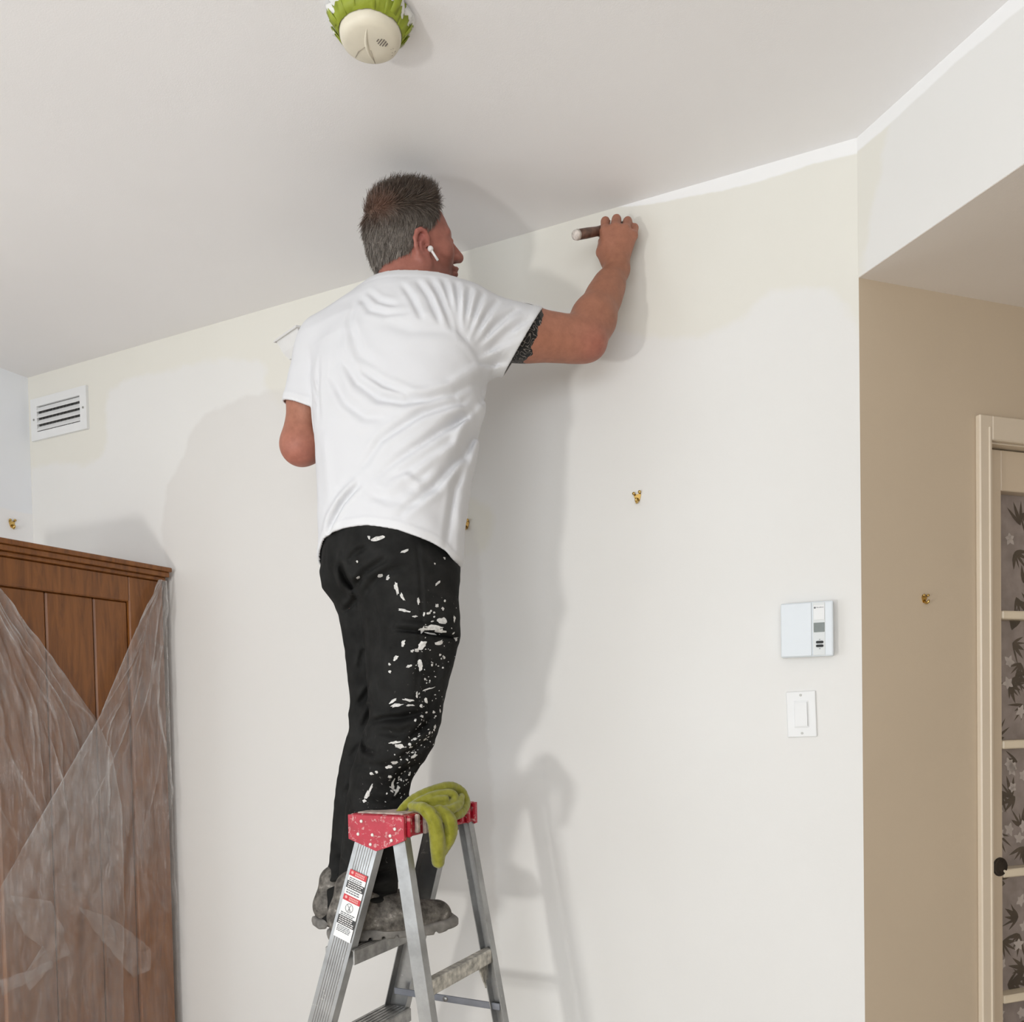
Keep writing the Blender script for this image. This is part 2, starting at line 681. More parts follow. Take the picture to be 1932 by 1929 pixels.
def lw(s0, s1, z0, z1):
    a, b = L0 + LD * s0, L0 + LD * s1
    bm_prism(bmL, [(a.x, a.y), (b.x, b.y), (b.x + NL.x * T, b.y + NL.y * T), (a.x + NL.x * T, a.y + NL.y * T)], z0, z1)


bmL = bmesh.new()
lw(0, WIN_S0, 0, H_CEIL); lw(WIN_S1, 7.0, 0, H_CEIL); lw(WIN_S0, WIN_S1, 0, WIN_Z0); lw(WIN_S0, WIN_S1, WIN_Z1, H_CEIL)
MLW = bpy.data.materials.new('left_wall_paint')
_t = NT(MLW)
_t.b.inputs['Roughness'].default_value = 0.65
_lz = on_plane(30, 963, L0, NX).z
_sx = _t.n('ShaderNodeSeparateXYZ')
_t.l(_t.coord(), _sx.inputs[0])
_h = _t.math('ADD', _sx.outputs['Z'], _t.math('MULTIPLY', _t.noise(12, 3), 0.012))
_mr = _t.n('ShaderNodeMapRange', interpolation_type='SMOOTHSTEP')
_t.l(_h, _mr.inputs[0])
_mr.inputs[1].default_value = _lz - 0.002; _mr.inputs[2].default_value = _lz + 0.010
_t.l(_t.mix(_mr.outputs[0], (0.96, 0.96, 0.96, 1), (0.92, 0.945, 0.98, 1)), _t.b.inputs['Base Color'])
wleft = obj('wall_left', bmL, MLW)
wleft['kind'] = 'structure'
M_FRAME = mat('window_frame_white', (0.8, 0.8, 0.8, 1), 0.4, vary=0.02)
win = tag(empty('window_1', L0 + LD * WIN_S0), kind='structure')
win.rotation_euler = (0, 0, math.atan2(LD.y, LD.x))
WW = WIN_S1 - WIN_S0
# local x along the wall, y into the room is -normal side
for nm, lo, hi in (('frame_rail', (0, -0.10, WIN_Z0), (WW, -0.03, WIN_Z0 + 0.05)), ('frame_rail', (0, -0.10, WIN_Z1 - 0.05), (WW, -0.03, WIN_Z1)),
                   ('frame_stile', (0, -0.10, WIN_Z0), (0.05, -0.03, WIN_Z1)), ('frame_stile', (WW - 0.05, -0.10, WIN_Z0), (WW, -0.03, WIN_Z1)),
                   ('frame_stile', (WW / 2 - 0.03, -0.10, WIN_Z0), (WW / 2 + 0.03, -0.03, WIN_Z1))):
    box(nm, lo, hi, M_FRAME, win, 0.006)

# hall wall with the doorway
t_cas = 0.3585
CAS_W, JT = 0.042, 0.0
DO0 = t_cas + CAS_W                                   # opening starts
DOOR_W = 0.78
casing_top = on_plane(1843, 785, C0, B(161)).z
open_top = casing_top - 0.062
bm = bmesh.new()


def hw(t0, t1, z0, z1):
    a, b = C0 + DD * t0, C0 + DD * t1
    bm_prism(bm, [(a.x, a.y), (b.x, b.y), (b.x - SD.x * T, b.y - SD.y * T), (a.x - SD.x * T, a.y - SD.y * T)], z0, z1)


hw(0.0, DO0, 0, H_HALL); hw(DO0 + DOOR_W, HALL_W, 0, H_HALL); hw(DO0, DO0 + DOOR_W, open_top, H_HALL)
obj('wall_hall', bm, M_TAN)['kind'] = 'structure'
# something plain behind the doorway so that no daylight leaks in
slab('wall_closet', [C0 + DD * (DO0 - 0.1) - SD * 0.35, C0 + DD * (DO0 + DOOR_W + 0.1) - SD * 0.35,
                     C0 + DD * (DO0 + DOOR_W + 0.1) - SD * 0.4, C0 + DD * (DO0 - 0.1) - SD * 0.4], 0, H_HALL, M_TAN)

M_TRIM = mat('trim_paint', (0.66, 0.545, 0.41, 1), 0.35, vary=0.02, scale=6)
M_CASE = mat('casing_paint', (0.72, 0.62, 0.49, 1), 0.35, vary=0.02, scale=6)
# frames: x along the hall wall, y out of the wall, z up
HM = frame(C0, DD, SD, Vector((0, 0, 1)))
HR = math.atan2(DD.y, DD.x)
tr = tag(empty('trim_1', C0, HR), kind='structure')


def hbox(name, lo, hi, material, parent, bevel=0.0):
    # local frame of an empty turned by HR: x = DD, y = B(71-90) = away from camera -> flip
    return box(name, (lo[0], -hi[1], lo[2]), (hi[0], -lo[1], hi[2]), material, parent, bevel)


hbox('casing_side', (t_cas, 0, 0), (DO0, 0.016, casing_top), M_CASE, tr, 0.003)
hbox('casing_side', (DO0 + DOOR_W, 0, 0), (DO0 + DOOR_W + CAS_W, 0.016, casing_top), M_CASE, tr, 0.003)
hbox('casing_head', (DO0, 0, open_top), (DO0 + DOOR_W, 0.016, casing_top), M_CASE, tr, 0.003)
hbox('casing_bead', (t_cas + 0.028, 0.014, 0), (t_cas + 0.034, 0.019, casing_top - 0.03), M_CASE, tr, 0.002)
hbox('jamb', (DO0 - 0.002, -0.12, 0), (DO0 + 0.004, 0.0, open_top), M_CASE, tr)
hbox('jamb', (DO0 + 0.004, -0.12, open_top - 0.004), (DO0 + DOOR_W, 0.0, open_top + 0.004), M_CASE, tr)

door = tag(empty('door_1', C0, HR), kind='structure')
YD0, YD1 = -0.062, -0.024                             # the sliding door sits inside the wall
st0 = DO0 - 0.02
g0 = 0.4735                                           # the glass begins
g1 = DO0 + DOOR_W - 0.09
hbox('stile', (st0, YD0, 0.01), (g0, YD1, open_top - 0.008), M_TRIM, door, 0.002)
hbox('stile', (g1, YD0, 0.01), (DO0 + DOOR_W, YD1, open_top - 0.008), M_TRIM, door, 0.002)
g_plane = C0 - SD * 0.024
gz = lambda py: on_plane(1912, py, g_plane, B(161)).z
z_top = gz(928)
mz = [gz(1161), gz(1405), gz(1647), gz(1884)]
z_bot = 0.18
hbox('rail', (g0, YD0, z_top), (g1, YD1, open_top - 0.008), M_TRIM, door, 0.002)
hbox('rail', (g0, YD0, 0.01), (g1, YD1, z_bot), M_TRIM, door, 0.002)
M_GLASS = bpy.data.materials.new('door_glass')
_t = NT(M_GLASS)
_tr = _t.n('ShaderNodeBsdfTransparent'); _gl = _t.n('ShaderNodeBsdfGlossy'); _gl.inputs['Roughness'].default_value = 0.05
_mx = _t.n('ShaderNodeMixShader'); _mx.inputs[0].default_value = 0.07
_t.l(_tr.outputs[0], _mx.inputs[1]); _t.l(_gl.outputs[0], _mx.inputs[2]); _t.l(_mx.outputs[0], _t.out.inputs[0])
spans = [z_top] + mz + [mz[-1] - 0.33]
M_MUNT = mat('muntin_paint', (0.80, 0.70, 0.54, 1), 0.35, vary=0.02)
for z in mz + [mz[-1] - 0.33]:
    hbox('muntin', (g0, YD0 + 0.002, z - 0.011), (g1, YD1 + 0.004, z + 0.011), M_MUNT, door, 0.003)
hbox('muntin_upright', ((g0 + g1) / 2 - 0.011, YD0 + 0.002, z_bot), ((g0 + g1) / 2 + 0.011, YD1 + 0.003, z_top), M_MUNT, door, 0.003)
zz = [z_top] + mz + [mz[-1] - 0.33, z_bot]
for a, b in zip(zz, zz[1:]):
    for x0, x1 in ((g0, (g0 + g1) / 2 - 0.011), ((g0 + g1) / 2 + 0.011, g1)):
        hbox('pane', (x0, -0.046, b), (x1, -0.042, a), M_GLASS, door)
# printed fabric behind the panes: grey-mauve cloth with dark leaves and pale blossoms
M_CLOTH = mat('printed_fabric', (0.30, 0.25, 0.235, 1), 0.9, vary=0.18, scale=30, bump=0.1, bscale=400)
fab = hbox('fabric', (g0 - 0.01, -0.060, z_bot - 0.02), (g1 + 0.01, -0.056, z_top + 0.02), M_CLOTH, door)
M_LEAF = mat('print_brown', (0.045, 0.028, 0.018, 1), 0.9, vary=0.2, scale=60)
M_BLOS = mat('print_white', (0.56, 0.50, 0.47, 1), 0.9, vary=0.1, scale=60)


def leaf(bm, cx, cz, L, W, ang, y):
    c, s = math.cos(ang), math.sin(ang)
    pts = [(0, 0), (0.2, 0.38), (0.45, 0.5), (0.75, 0.3), (1, 0), (0.75, -0.3), (0.45, -0.5), (0.2, -0.38)]
    vs = []
    for a, b in pts:
        a, b = a * L, b * W
        vs.append(bm.verts.new((cx + a * c - b * s, y, cz + a * s + b * c)))
    bm.faces.new(vs)


bl, bw = bmesh.new(), bmesh.new()
rr = random.Random(3)
for k in range(150):
    cx, cz = rr.uniform(g0, g0 + 0.12) if k < 70 else rr.uniform(g0, g1 - 0.03), rr.uniform(z_bot, z_top - 0.03)
    if rr.random() < 0.55:
        a0 = rr.uniform(0, 6.28)
        for j in range(rr.randint(3, 5)):
            leaf(bl, cx, cz, rr.uniform(0.035, 0.07), rr.uniform(0.006, 0.013), a0 + j * 0.42, 0.0553)
    else:
        for j in range(5):
            leaf(bw, cx, cz, rr.uniform(0.014, 0.022), 0.012, j * 1.2566 + k, 0.0549)
for b_, nm, mm in ((bl, 'printed_leaves', M_LEAF), (bw, 'printed_blossoms', M_BLOS)):
    for v in b_.verts:                                # keep the print on the cloth
        v.co.x = min(max(v.co.x, g0 - 0.005), g1 + 0.005)
    tag(obj(nm, b_, mm, fab), kind='stuff')
# recessed round pull of the sliding door
pq = on_plane(1886, 1636, C0 - SD * 0.024, B(161))
pt = (pq - C0).dot(DD)
M_BRONZE = mat('dark_bronze', (0.030, 0.022, 0.018, 1), 0.22, 0.2, vary=0.2, scale=40)
bm = bmesh.new()
bm_lathe(bm, [(0.0, -0.0005), (0.0165, -0.0002), (0.0215, 0.0008), (0.0235, 0.0024), (0.0262, 0.0026), (0.0275, 0.0010), (0.0278, -0.0006)], 40,
         Matrix.Translation((pt, 0.0226, pq.z)) @ Matrix.Scale(0.9, 4) @ Matrix.Rotation(math.radians(90), 4, 'X'))
obj('flush_pull', bm, M_BRONZE, door, True)

# ================================================================== things fixed to walls and ceiling
WZ = Vector((0, 0, 1))
WR = math.atan2(NX.y, NX.x)                           # empties turned by WR: x along the wall to the right, -y into the room
M_PLASTIC = mat('white_plastic', (0.80, 0.81, 0.81, 1), 0.38, vary=0.01)
M_PLASTIC_COOL = mat('cool_white_plastic', (0.74, 0.79, 0.83, 1), 0.42, vary=0.01)
M_BLACK = mat('black_rubber', (0.02, 0.024, 0.026, 1), 0.45, vary=0.1)
M_DARK = mat('dark_inside', (0.06, 0.06, 0.06, 1), 0.9, vary=0.2)
M_BRASS = mat('brass', (0.62, 0.42, 0.14, 1), 0.22, 1.0, vary=0.2, scale=90)
M_SCREW = mat('screw_metal', (0.30, 0.30, 0.28, 1), 0.4, 0.7, vary=0.1)


def wall_thing(name, px, py, label, cat, n=WN, o=C0, rz=WR, group=None):
    q = on_plane(px, py, o, n)
    return tag(empty(name, q, rz), label, cat, group)


def wbox(name, x0, x1, z0, z1, d0, d1, material, parent, bevel=0.0, seg=1):
    """box in a wall thing's frame: x right, z up, d out of the wall"""
    return box(name, (x0, -d1, z0), (x1, -d0, z1), material, parent, bevel, seg)


def wdisc(name, x, z, r, d0, d1, material, parent, seg=20):
    bm = bmesh.new()
    bm_lathe(bm, [(0, d0), (r, d0), (r, d1 - (d1 - d0) * 0.3), (r * 0.8, d1), (0, d1)], seg,
             Matrix.Translation((x, 0, z)) @ Matrix.Rotation(math.radians(90), 4, 'X'))
    return obj(name, bm, material, parent, False)


# thermostat
t = wall_thing('thermostat', 1525, 1190, 'white wall thermostat with small grey display and two dark buttons', 'thermostat')
w, h = 0.123, 0.134
wbox('back_plate', -w / 2 + 0.004, w / 2 - 0.004, -h / 2 + 0.004, h / 2 - 0.004, 0.0, 0.012, M_PLASTIC, t, 0.002)
wbox('body', -w / 2, w / 2, -h / 2, h / 2, 0.012, 0.030, M_PLASTIC_COOL, t, 0.004, 2)
wbox('cover', -w / 2 + 0.001, 0.012, -h / 2 + 0.002, h / 2 - 0.002, 0.0295, 0.033, M_PLASTIC_COOL, t, 0.0015)
M_STRIPE = mat('thermostat_panel', (0.70, 0.73, 0.73, 1), 0.4)
pn = wbox('control_panel', 0.0145, 0.0425, -h / 2 + 0.003, h / 2 - 0.003, 0.0295, 0.0312, M_STRIPE, t, 0.0006)
wbox('card', 0.0165, 0.0415, 0.022, 0.058, 0.0311, 0.0322, M_PLASTIC, pn, 0.0004)
wbox('display', 0.0165, 0.0415, -0.008, 0.015, 0.0311, 0.0318, mat('lcd', (0.095, 0.115, 0.095, 1), 0.12, vary=0.1, scale=60), pn, 0.0003)
M_INK = mat('grey_ink', (0.14, 0.145, 0.16, 1), 0.6)
wdisc('maker_mark', 0.0195, 0.0515, 0.0024, 0.0320, 0.0325, M_INK, pn, 16)
for k in range(6):
    wbox('maker_lettering', 0.0235 + k * 0.0028, 0.0252 + k * 0.0028, 0.0508, 0.0525 + (0.0006 if k in (0, 3) else 0), 0.0320, 0.0324, M_INK, pn)
for z in (-0.0325, -0.0415):
    bm = bmesh.new()
    bm_box(bm, (0.0215, -0.0345, z - 0.003), (0.0385, -0.0308, z + 0.003), 0.0026, 3)
    obj('button', bm, M_BLACK, pn, True)
for z, s in ((-0.0265, 1), (-0.0475, -1)):
    bm = bmesh.new()
    bm_prism(bm, [(0.028, z), (0.032, z), (0.030, z + 0.0022 * s)], -0.0320, -0.0310, 1)
    obj('arrow_mark', bm, M_INK, pn)

# light switch
t = wall_thing('light_switch', 1512.5, 1348, 'white rocker light switch plate below the thermostat', 'light switch')
t.rotation_euler = (0, math.radians(-1.6), WR)
wbox('plate', -0.035, 0.035, -0.0572, 0.0572, 0.0, 0.0055, M_PLASTIC, t, 0.0022, 2)
wbox('rocker_frame', -0.0168, 0.0168, -0.0335, 0.0335, 0.005, 0.0066, M_PLASTIC, t, 0.0006)
bm = bmesh.new()
bm_prism(bm, [(-0.0125, -0.0298), (-0.0078, -0.0298), (-0.0066, 0.0298), (-0.0110, 0.0298)][::-1], -0.0142, 0.0142, 0)
for v in bm.verts:
    pass
rk = obj('rocker', bm, M_PLASTIC, t)
for z in (0.0475, -0.0475):
    s_ = wdisc('screw', 0, z, 0.0032, 0.005, 0.0064, mat('painted_screw', (0.55, 0.55, 0.53, 1), 0.5), t, 14)


# brass picture hooks
def hook(px, py, label, n, o, rz, scale=1.0, tilt=0.0):
    t = wall_thing('picture_hook', px, py, label, 'hook', n, o, rz)
    t.rotation_euler = (0, tilt, rz)
    s = 0.0155 * scale
    bm = bmesh.new()
    bm_prism(bm, [(-0.55 * s, 0.55 * s), (-0.12 * s, 0.42 * s), (0.12 * s, 0.42 * s), (0.55 * s, 0.6 * s), (0.62 * s, 0.25 * s), (0.42 * s, -0.45 * s), (0.2 * s, -0.85 * s),
                  (-0.2 * s, -0.85 * s), (-0.42 * s, -0.45 * s), (-0.62 * s, 0.2 * s)], -0.0024, 0.0, 1)
    obj('plate', bm, M_BRASS, t)
    for x in (-0.5, 0.5):
        bm = bmesh.new()
        bm_lathe(bm, [(0, 0.0022), (0.17 * s, 0.0022), (0.2 * s, 0.006), (0.27 * s, 0.0068), (0.24 * s, 0.0088), (0, 0.0095)], 16,
                 Matrix.Translation((x * s, 0, (0.62 + 0.1 * x) * s)) @ Matrix.Rotation(math.radians(90), 4, 'X'))
        obj('nail_head', bm, M_BRASS, t, True)
    tube('hook_arm', [(0, -0.002, -0.3 * s), (0, -0.006, -0.8 * s), (0, -0.011, -0.98 * s), (0, -0.0155, -0.8 * s), (0, -0.017, -0.35 * s)],
         [0.20 * s, 0.24 * s, 0.26 * s, 0.24 * s, 0.18 * s], M_BRASS, t, 10)
    return t


hook(1203, 938, 'brass picture hook alone on the white wall between man and thermostat', WN, C0, WR, 1.05, -0.05)
hook(880, 990, 'brass picture hook inside a cream unpainted circle beside the white shirt', WN, C0, WR, 1.05)
hook(1743, 1130, 'dark brass picture hook on the tan hall wall', SD, C0, math.atan2(DD.y, DD.x), 0.8, 0.1)
hook(22, 988, 'brass picture hook on the bright wall above the wooden armoire', NX, L0, math.atan2(-LD.y, -LD.x), 1.25)

# air vent high on the painted wall
uvs = [wall_uv(*q) for q in ((61, 758), (163, 728), (170, 808), (66, 836))]
va, vb = min(u for u, z in uvs) + 0.003, max(u for u, z in uvs) - 0.003
vz0 = (uvs[2][1] + uvs[3][1]) / 2; vz1 = (uvs[0][1] + uvs[1][1]) / 2
vc = L0 + NX * ((va + vb) / 2) + WZ * ((vz0 + vz1) / 2)
t = tag(empty('air_vent', vc, WR), 'white metal air vent grille with angled louvres near the ceiling', 'vent')
w2, h2 = (vb - va) / 2, (vz1 - vz0) / 2
bx, bz = 0.036, 0.031
M_VENT = mat('vent_enamel', (0.82, 0.83, 0.83, 1), 0.35, vary=0.01)
bm = bmesh.new()
for x0, x1, z0, z1 in ((-w2, -w2 + bx, -h2, h2), (w2 - bx, w2, -h2, h2), (-w2 + bx, w2 - bx, h2 - bz, h2), (-w2 + bx, w2 - bx, -h2, -h2 + bz)):
    bm_box(bm, (x0, -0.011, z0), (x1, -0.0, z1), 0.0)
obj('frame', bm, M_VENT, t)
wbox('duct_opening', -w2 + bx, w2 - bx, -h2 + bz, h2 - bz, 0.0003, 0.0012, M_DARK, t)
nsl = 4
ih = 2 * (h2 - bz)
for k in range(nsl):
    z = -h2 + bz + ih * (k + 0.45) / nsl
    bm = bmesh.new()
    hs = ih / nsl * 0.40
    bm_prism(bm, [(-0.0015, z + hs), (-0.0035, z + hs + 0.001), (-0.0125, z - hs * 0.75), (-0.0105, z - hs * 0.75 - 0.001)], -w2 + bx, w2 - bx, 0)
    obj('louvre', bm, M_VENT, t)
for k in range(11):
    x = -w2 + bx + (k + 1) * 2 * (w2 - bx) / 12
    wbox('vertical_fin', x - 0.001, x + 0.001, -h2 + bz, h2 - bz, 0.0010, 0.0032, M_SCREW, t)
for x in (-w2 + bx / 2, w2 - bx / 2):
    wdisc('screw', x, 0.0, 0.0042, 0.0108, 0.0130, M_SCREW, t, 14)

# smoke alarm, masked off with plastic and green tape
qa = on_plane(699, 62, Vector((0, 0, H_CEIL - 0.035)), Vector((0, 0, 1)))
ax, ay = qa.x, qa.y
al = tag(empty('smoke_alarm', (ax, ay, H_CEIL)), 'round off-white smoke alarm on the ceiling, masked with plastic and green tape', 'smoke alarm')
M_ALARM = mat('alarm_plastic', (0.74, 0.69, 0.56, 1), 0.45, vary=0.04, scale=25)
bm = bmesh.new()
bm_lathe(bm, [(0.0, 0.0), (0.050, 0.0), (0.052, -0.010), (0.052, -0.022)], 48)
obj('base', bm, M_ALARM, al, True)
bm = bmesh.new()
bm_lathe(bm, [(0.052, -0.018), (0.0585, -0.022), (0.0600, -0.032), (0.0585, -0.046), (0.054, -0.054), (0.046, -0.0585), (0.020, -0.0600), (0.0, -0.0603)], 64)
body = obj('body', bm, M_ALARM, al, True)
# the crescent step moulded in the face and the flat lower quarter
ar = lambda r, a, z: (r * math.cos(math.radians(a)), r * math.sin(math.radians(a)), z)
M_GROOVE = mat('alarm_groove', (0.42, 0.37, 0.30, 1), 0.6)
arc = [(0.004 + 0.012 * math.cos(k / 12 * 2.6 - 1.3 + math.pi), -0.046 + 0.092 * k / 12) for k in range(13)]
bm = bmesh.new()
bm_tube(bm, [(x, -y, -0.0598 + 0.0035 * (abs(y) / 0.05) ** 3) for x, y in arc], [0.0005 + 0.0030 * math.sin(math.pi * k / 12) for k in range(13)], 8)
obj('moulded_ridge', bm, M_ALARM, body, True)
tube('groove_line', [(-0.035, 0.030, -0.0586), (-0.026, 0.012, -0.0600), (-0.012, 0.002, -0.0605)], [0.0007, 0.0013, 0.0006], M_GROOVE, body, 6)
tube('groove_line', [(-0.002, 0.010, -0.0605), (0.001, 0.046, -0.0588)], [0.0008, 0.0008], M_GROOVE, body, 6)
for k in range(5):
    L = (0.007, 0.014, 0.017, 0.014, 0.008)[k] / 2
    d = Vector((0.62, -0.78, 0)); nrm = Vector((0.78, 0.62, 0))
    c = Vector((0.023, -0.008, -0.0601)) + nrm * (k - 2) * 0.0048
    tube('vent_slot', [c - d * L, c + d * L], 0.0009, mat('slot_dark', (0.12, 0.10, 0.09, 1), 0.8), body, 6)
for x, y in ((0.036, 0.012), (0.041, 0.010), (0.038, 0.020), (0.043, 0.018), (0.036, 0.028)):
    tube('vent_hole', [(x, y, -0.0575), (x + 0.002, y - 0.0015, -0.0580)], 0.0014, M_GROOVE, body, 6)
# crumpled plastic collar
M_FILM_W = mat('white_film', (0.80, 0.80, 0.77, 1), 0.18, vary=0.05, scale=30)
nseg = 96
rows = []
for j in range(9):
    f_ = j / 8
    ring = []
    for k in range(nseg):
        a = 2 * math.pi * k / nseg
        wob = 0.0055 * math.sin(a * 7 + 1.3) * f_ + 0.004 * math.sin(a * 17 + j * 0.9) + 0.003 * math.sin(a * 29 + j * 2.1)
        r = 0.0565 + 0.022 * math.sin(f_ * 2.2) + wob * (0.3 + f_)
        ring.append((r * math.cos(a), r * math.sin(a), -0.030 + 0.029 * f_ + 0.002 * math.sin(a * 11 + j)))
    rows.append(ring)
v = np.array(rows).reshape(-1, 3)
fq = np.array([[j * nseg + k, j * nseg + (k + 1) % nseg, (j + 1) * nseg + (k + 1) % nseg, (j + 1) * nseg + k] for j in range(8) for k in range(nseg)])
v[:, 2] = np.minimum(v[:, 2], -0.001)
np_mesh('plastic_collar', v, fq, M_FILM_W, al)
M_TAPE = mat('green_tape', (0.30, 0.36, 0.03, 1), 0.55, vary=0.16, scale=25, bump=0.15, bscale=120)
rr = random.Random(5)
for k in (0, 1, 5, 6, 7, 8, 9, 10, 11, 12):               # torn strips stuck around the rim, some sticking up onto the plastic
    a0 = math.radians(k * 27.7 + rr.uniform(-5, 5))
    da = math.radians(rr.uniform(30, 40))
    n = 7
    bm = bmesh.new()
    top, bot = [], []
    for i in range(n + 1):
        a = a0 + da * i / n
        up = 0.018 + 0.010 * rr.random() + (0.014 if (k % 3 == 0 and i < 3) else 0)
        r0 = 0.0608 + 0.0012 * (k % 2)
        bot.append(bm.verts.new((r0 * math.cos(a), r0 * math.sin(a), -0.040 + 0.002 * rr.random())))
        r1 = r0 + 0.013 + 0.004 * rr.random()
        top.append(bm.verts.new((r1 * math.cos(a), r1 * math.sin(a), max(-0.040 + up, -0.030))))
    for i in range(n):
        bm.faces.new((bot[i], bot[i + 1], top[i + 1], top[i]))
    o = obj('tape_strip', bm, M_TAPE, al, True)
    md = o.modifiers.new('thickness', 'SOLIDIFY'); md.thickness = 0.0006
for k, (a, l) in enumerate(((95, .03), (120, .034), (62, .03), (160, .028), (35, .026), (200, .024), (10, .024), (-40, .02))):
    a = math.radians(a)
    t_ = Vector((-math.sin(a), math.cos(a), 0)); r_ = Vector((math.cos(a), math.sin(a), 0))
    wd = 0.007 + 0.002 * (k % 3)
    bm = bmesh.new()
    ring = []
    for f_ in (0, 0.5, 1.0):
        c = r_ * (0.066 + 0.017 * f_ ** 0.7) + Vector((0, 0, -0.034 + l * f_))
        ring.append([bm.verts.new(c + t_ * wd * s + r_ * 0.002 * s * (f_ - 0.4)) for s in (-1, -0.2, 0.7)])
    for p, q in zip(ring, ring[1:]):
        for i in range(2):
            bm.faces.new((p[i], p[i + 1], q[i + 1], q[i]))
    for v_ in bm.verts:
        v_.co.z = min(v_.co.z, -0.0015)
    o = obj('tape_end', bm, M_TAPE, al, True)
    md = o.modifiers.new('thickness', 'SOLIDIFY'); md.thickness = 0.0006
al.rotation_euler = (0, 0, 0)

# ================================================================== added lamp behind the camera, standing in for sunlit floor bounce
lt = tag(empty('added_lamp', (ADDED_LAMP_POS.x, ADDED_LAMP_POS.y, 0)), 'low black painter\'s work lamp on a floor stand', 'lamp')
aim = (Vector((0.0, 2.4, 1.75)) - ADDED_LAMP_POS).normalized()
lt_m = aim.to_track_quat('-Z', 'Y').to_matrix().to_4x4()
loc = Vector((0, 0, ADDED_LAMP_POS.z))
HM_ = Matrix.Translation(loc) @ lt_m
M_LBODY = mat('added_lamp_black', (0.03, 0.03, 0.03, 1), 0.4, vary=0.1)
bm = bmesh.new()
bm_box(bm, (-0.14, -0.14, 0.012), (0.14, 0.14, 0.07), 0.01, 2, HM_)
obj('housing', bm, M_LBODY, lt)
for a in (0.4, 2.5, 4.6):
    tube('leg', [(0, 0, 0.16), (0.2 * math.cos(a), 0.2 * math.sin(a), 0.008)], 0.008, M_LBODY, lt)
q0 = HM_ @ Vector((0, 0, 0.06))
tube('post', [(0, 0, 0.13), (q0.x * 0.5, q0.y * 0.5, 0.25), tuple(q0)], 0.012, M_LBODY, lt)
ME = bpy.data.materials.new('added_lamp_diffuser')
_t = NT(ME)
_t.b.inputs['Base Color'].default_value = (1, 1, 1, 1)
_t.b.inputs['Emission Color'].default_value = (1.0, 0.98, 0.96, 1)
_t.b.inputs['Emission Strength'].default_value = 4.0
bm = bmesh.new()
bm_box(bm, (-0.12, -0.12, 0.006), (0.12, 0.12, 0.014), 0.0, 1, HM_)
obj('diffuser', bm, ME, lt)
kd = bpy.data.lights.new('added_lamp_light', 'AREA')
kd.shape = 'SQUARE'; kd.size = 0.22
kd.energy = ADDED_LAMP_POWER
kd.color = (1.0, 0.98, 0.945)
ko = bpy.data.objects.new('added_lamp_light', kd)
COL.objects.link(ko)
ko.parent = lt
ko.matrix_local = HM_

# ================================================================== step ladder
LA, LB = B(27), B(117)                                # across the ladder (away from the camera) / from the steps to the rear legs
M_ALU = bpy.data.materials.new('aluminium')
_t = NT(M_ALU)
_t.b.inputs['Metallic'].default_value = 0.75
_n1 = _t.noise(9, 5, 0.6)
_n2 = _t.noise(70, 3, 0.6)
_spl = _t.ramp(_n2, [(0.62, (0.33, 0.33, 0.325, 1)), (0.70, (0.66, 0.65, 0.62, 1))])
_base = _t.ramp(_n1, [(0.35, (0.27, 0.27, 0.265, 1)), (0.65, (0.40, 0.40, 0.395, 1))])
_t.l(_t.mix(_t.ramp(_t.noise(11, 2), [(0.55, (0, 0, 0, 1)), (0.7, (1, 1, 1, 1))]), _base, _spl), _t.b.inputs['Base Color'])
_t.l(_t.ramp(_n1, [(0.3, (0.42,) * 3 + (1,)), (0.7, (0.28,) * 3 + (1,))]), _t.b.inputs['Roughness'])
_t.bump(_t.noise(140, 3), 0.12, 0.002)
M_ALU_D = mat('worn_aluminium', (0.34, 0.335, 0.325, 1), 0.45, 0.7, vary=0.35, scale=35, bump=0.2, bscale=90)
M_RED = bpy.data.materials.new('red_plastic_paint_spattered')
_t = NT(M_RED)
_t.b.inputs['Roughness'].default_value = 0.38
_red = _t.ramp(_t.noise(40, 3), [(0.3, (0.36, 0.006, 0.020, 1)), (0.7, (0.47, 0.012, 0.035, 1))])
_sm = _t.ramp(_t.noise(85, 5, 0.65, dist=0.5), [(0.55, (0, 0, 0, 1)), (0.63, (1, 1, 1, 1))])
_t.l(_t.mix(_t.math('MULTIPLY', _sm, 0.75), _red, (0.62, 0.40, 0.38, 1)), _t.b.inputs['Base Color'])
M_CAKED = mat('dried_paint_dust', (0.52, 0.42, 0.37, 1), 0.8, vary=0.4, scale=60, bump=0.4, bscale=150)

CAP_Z = P(760, 1540, 1.91).z
NQ = P(762, 1540, 1.91)
CAP_W, CAP_L = 0.150, 0.325
O_L = Vector((NQ.x, NQ.y, 0)) - LB * CAP_W            # near corner of the cap on the step side, on the floor
lad = tag(empty('step_ladder', O_L, math.atan2(LB.y, LB.x)), 'aluminium step ladder with a red plastic cap and warning labels', 'ladder')
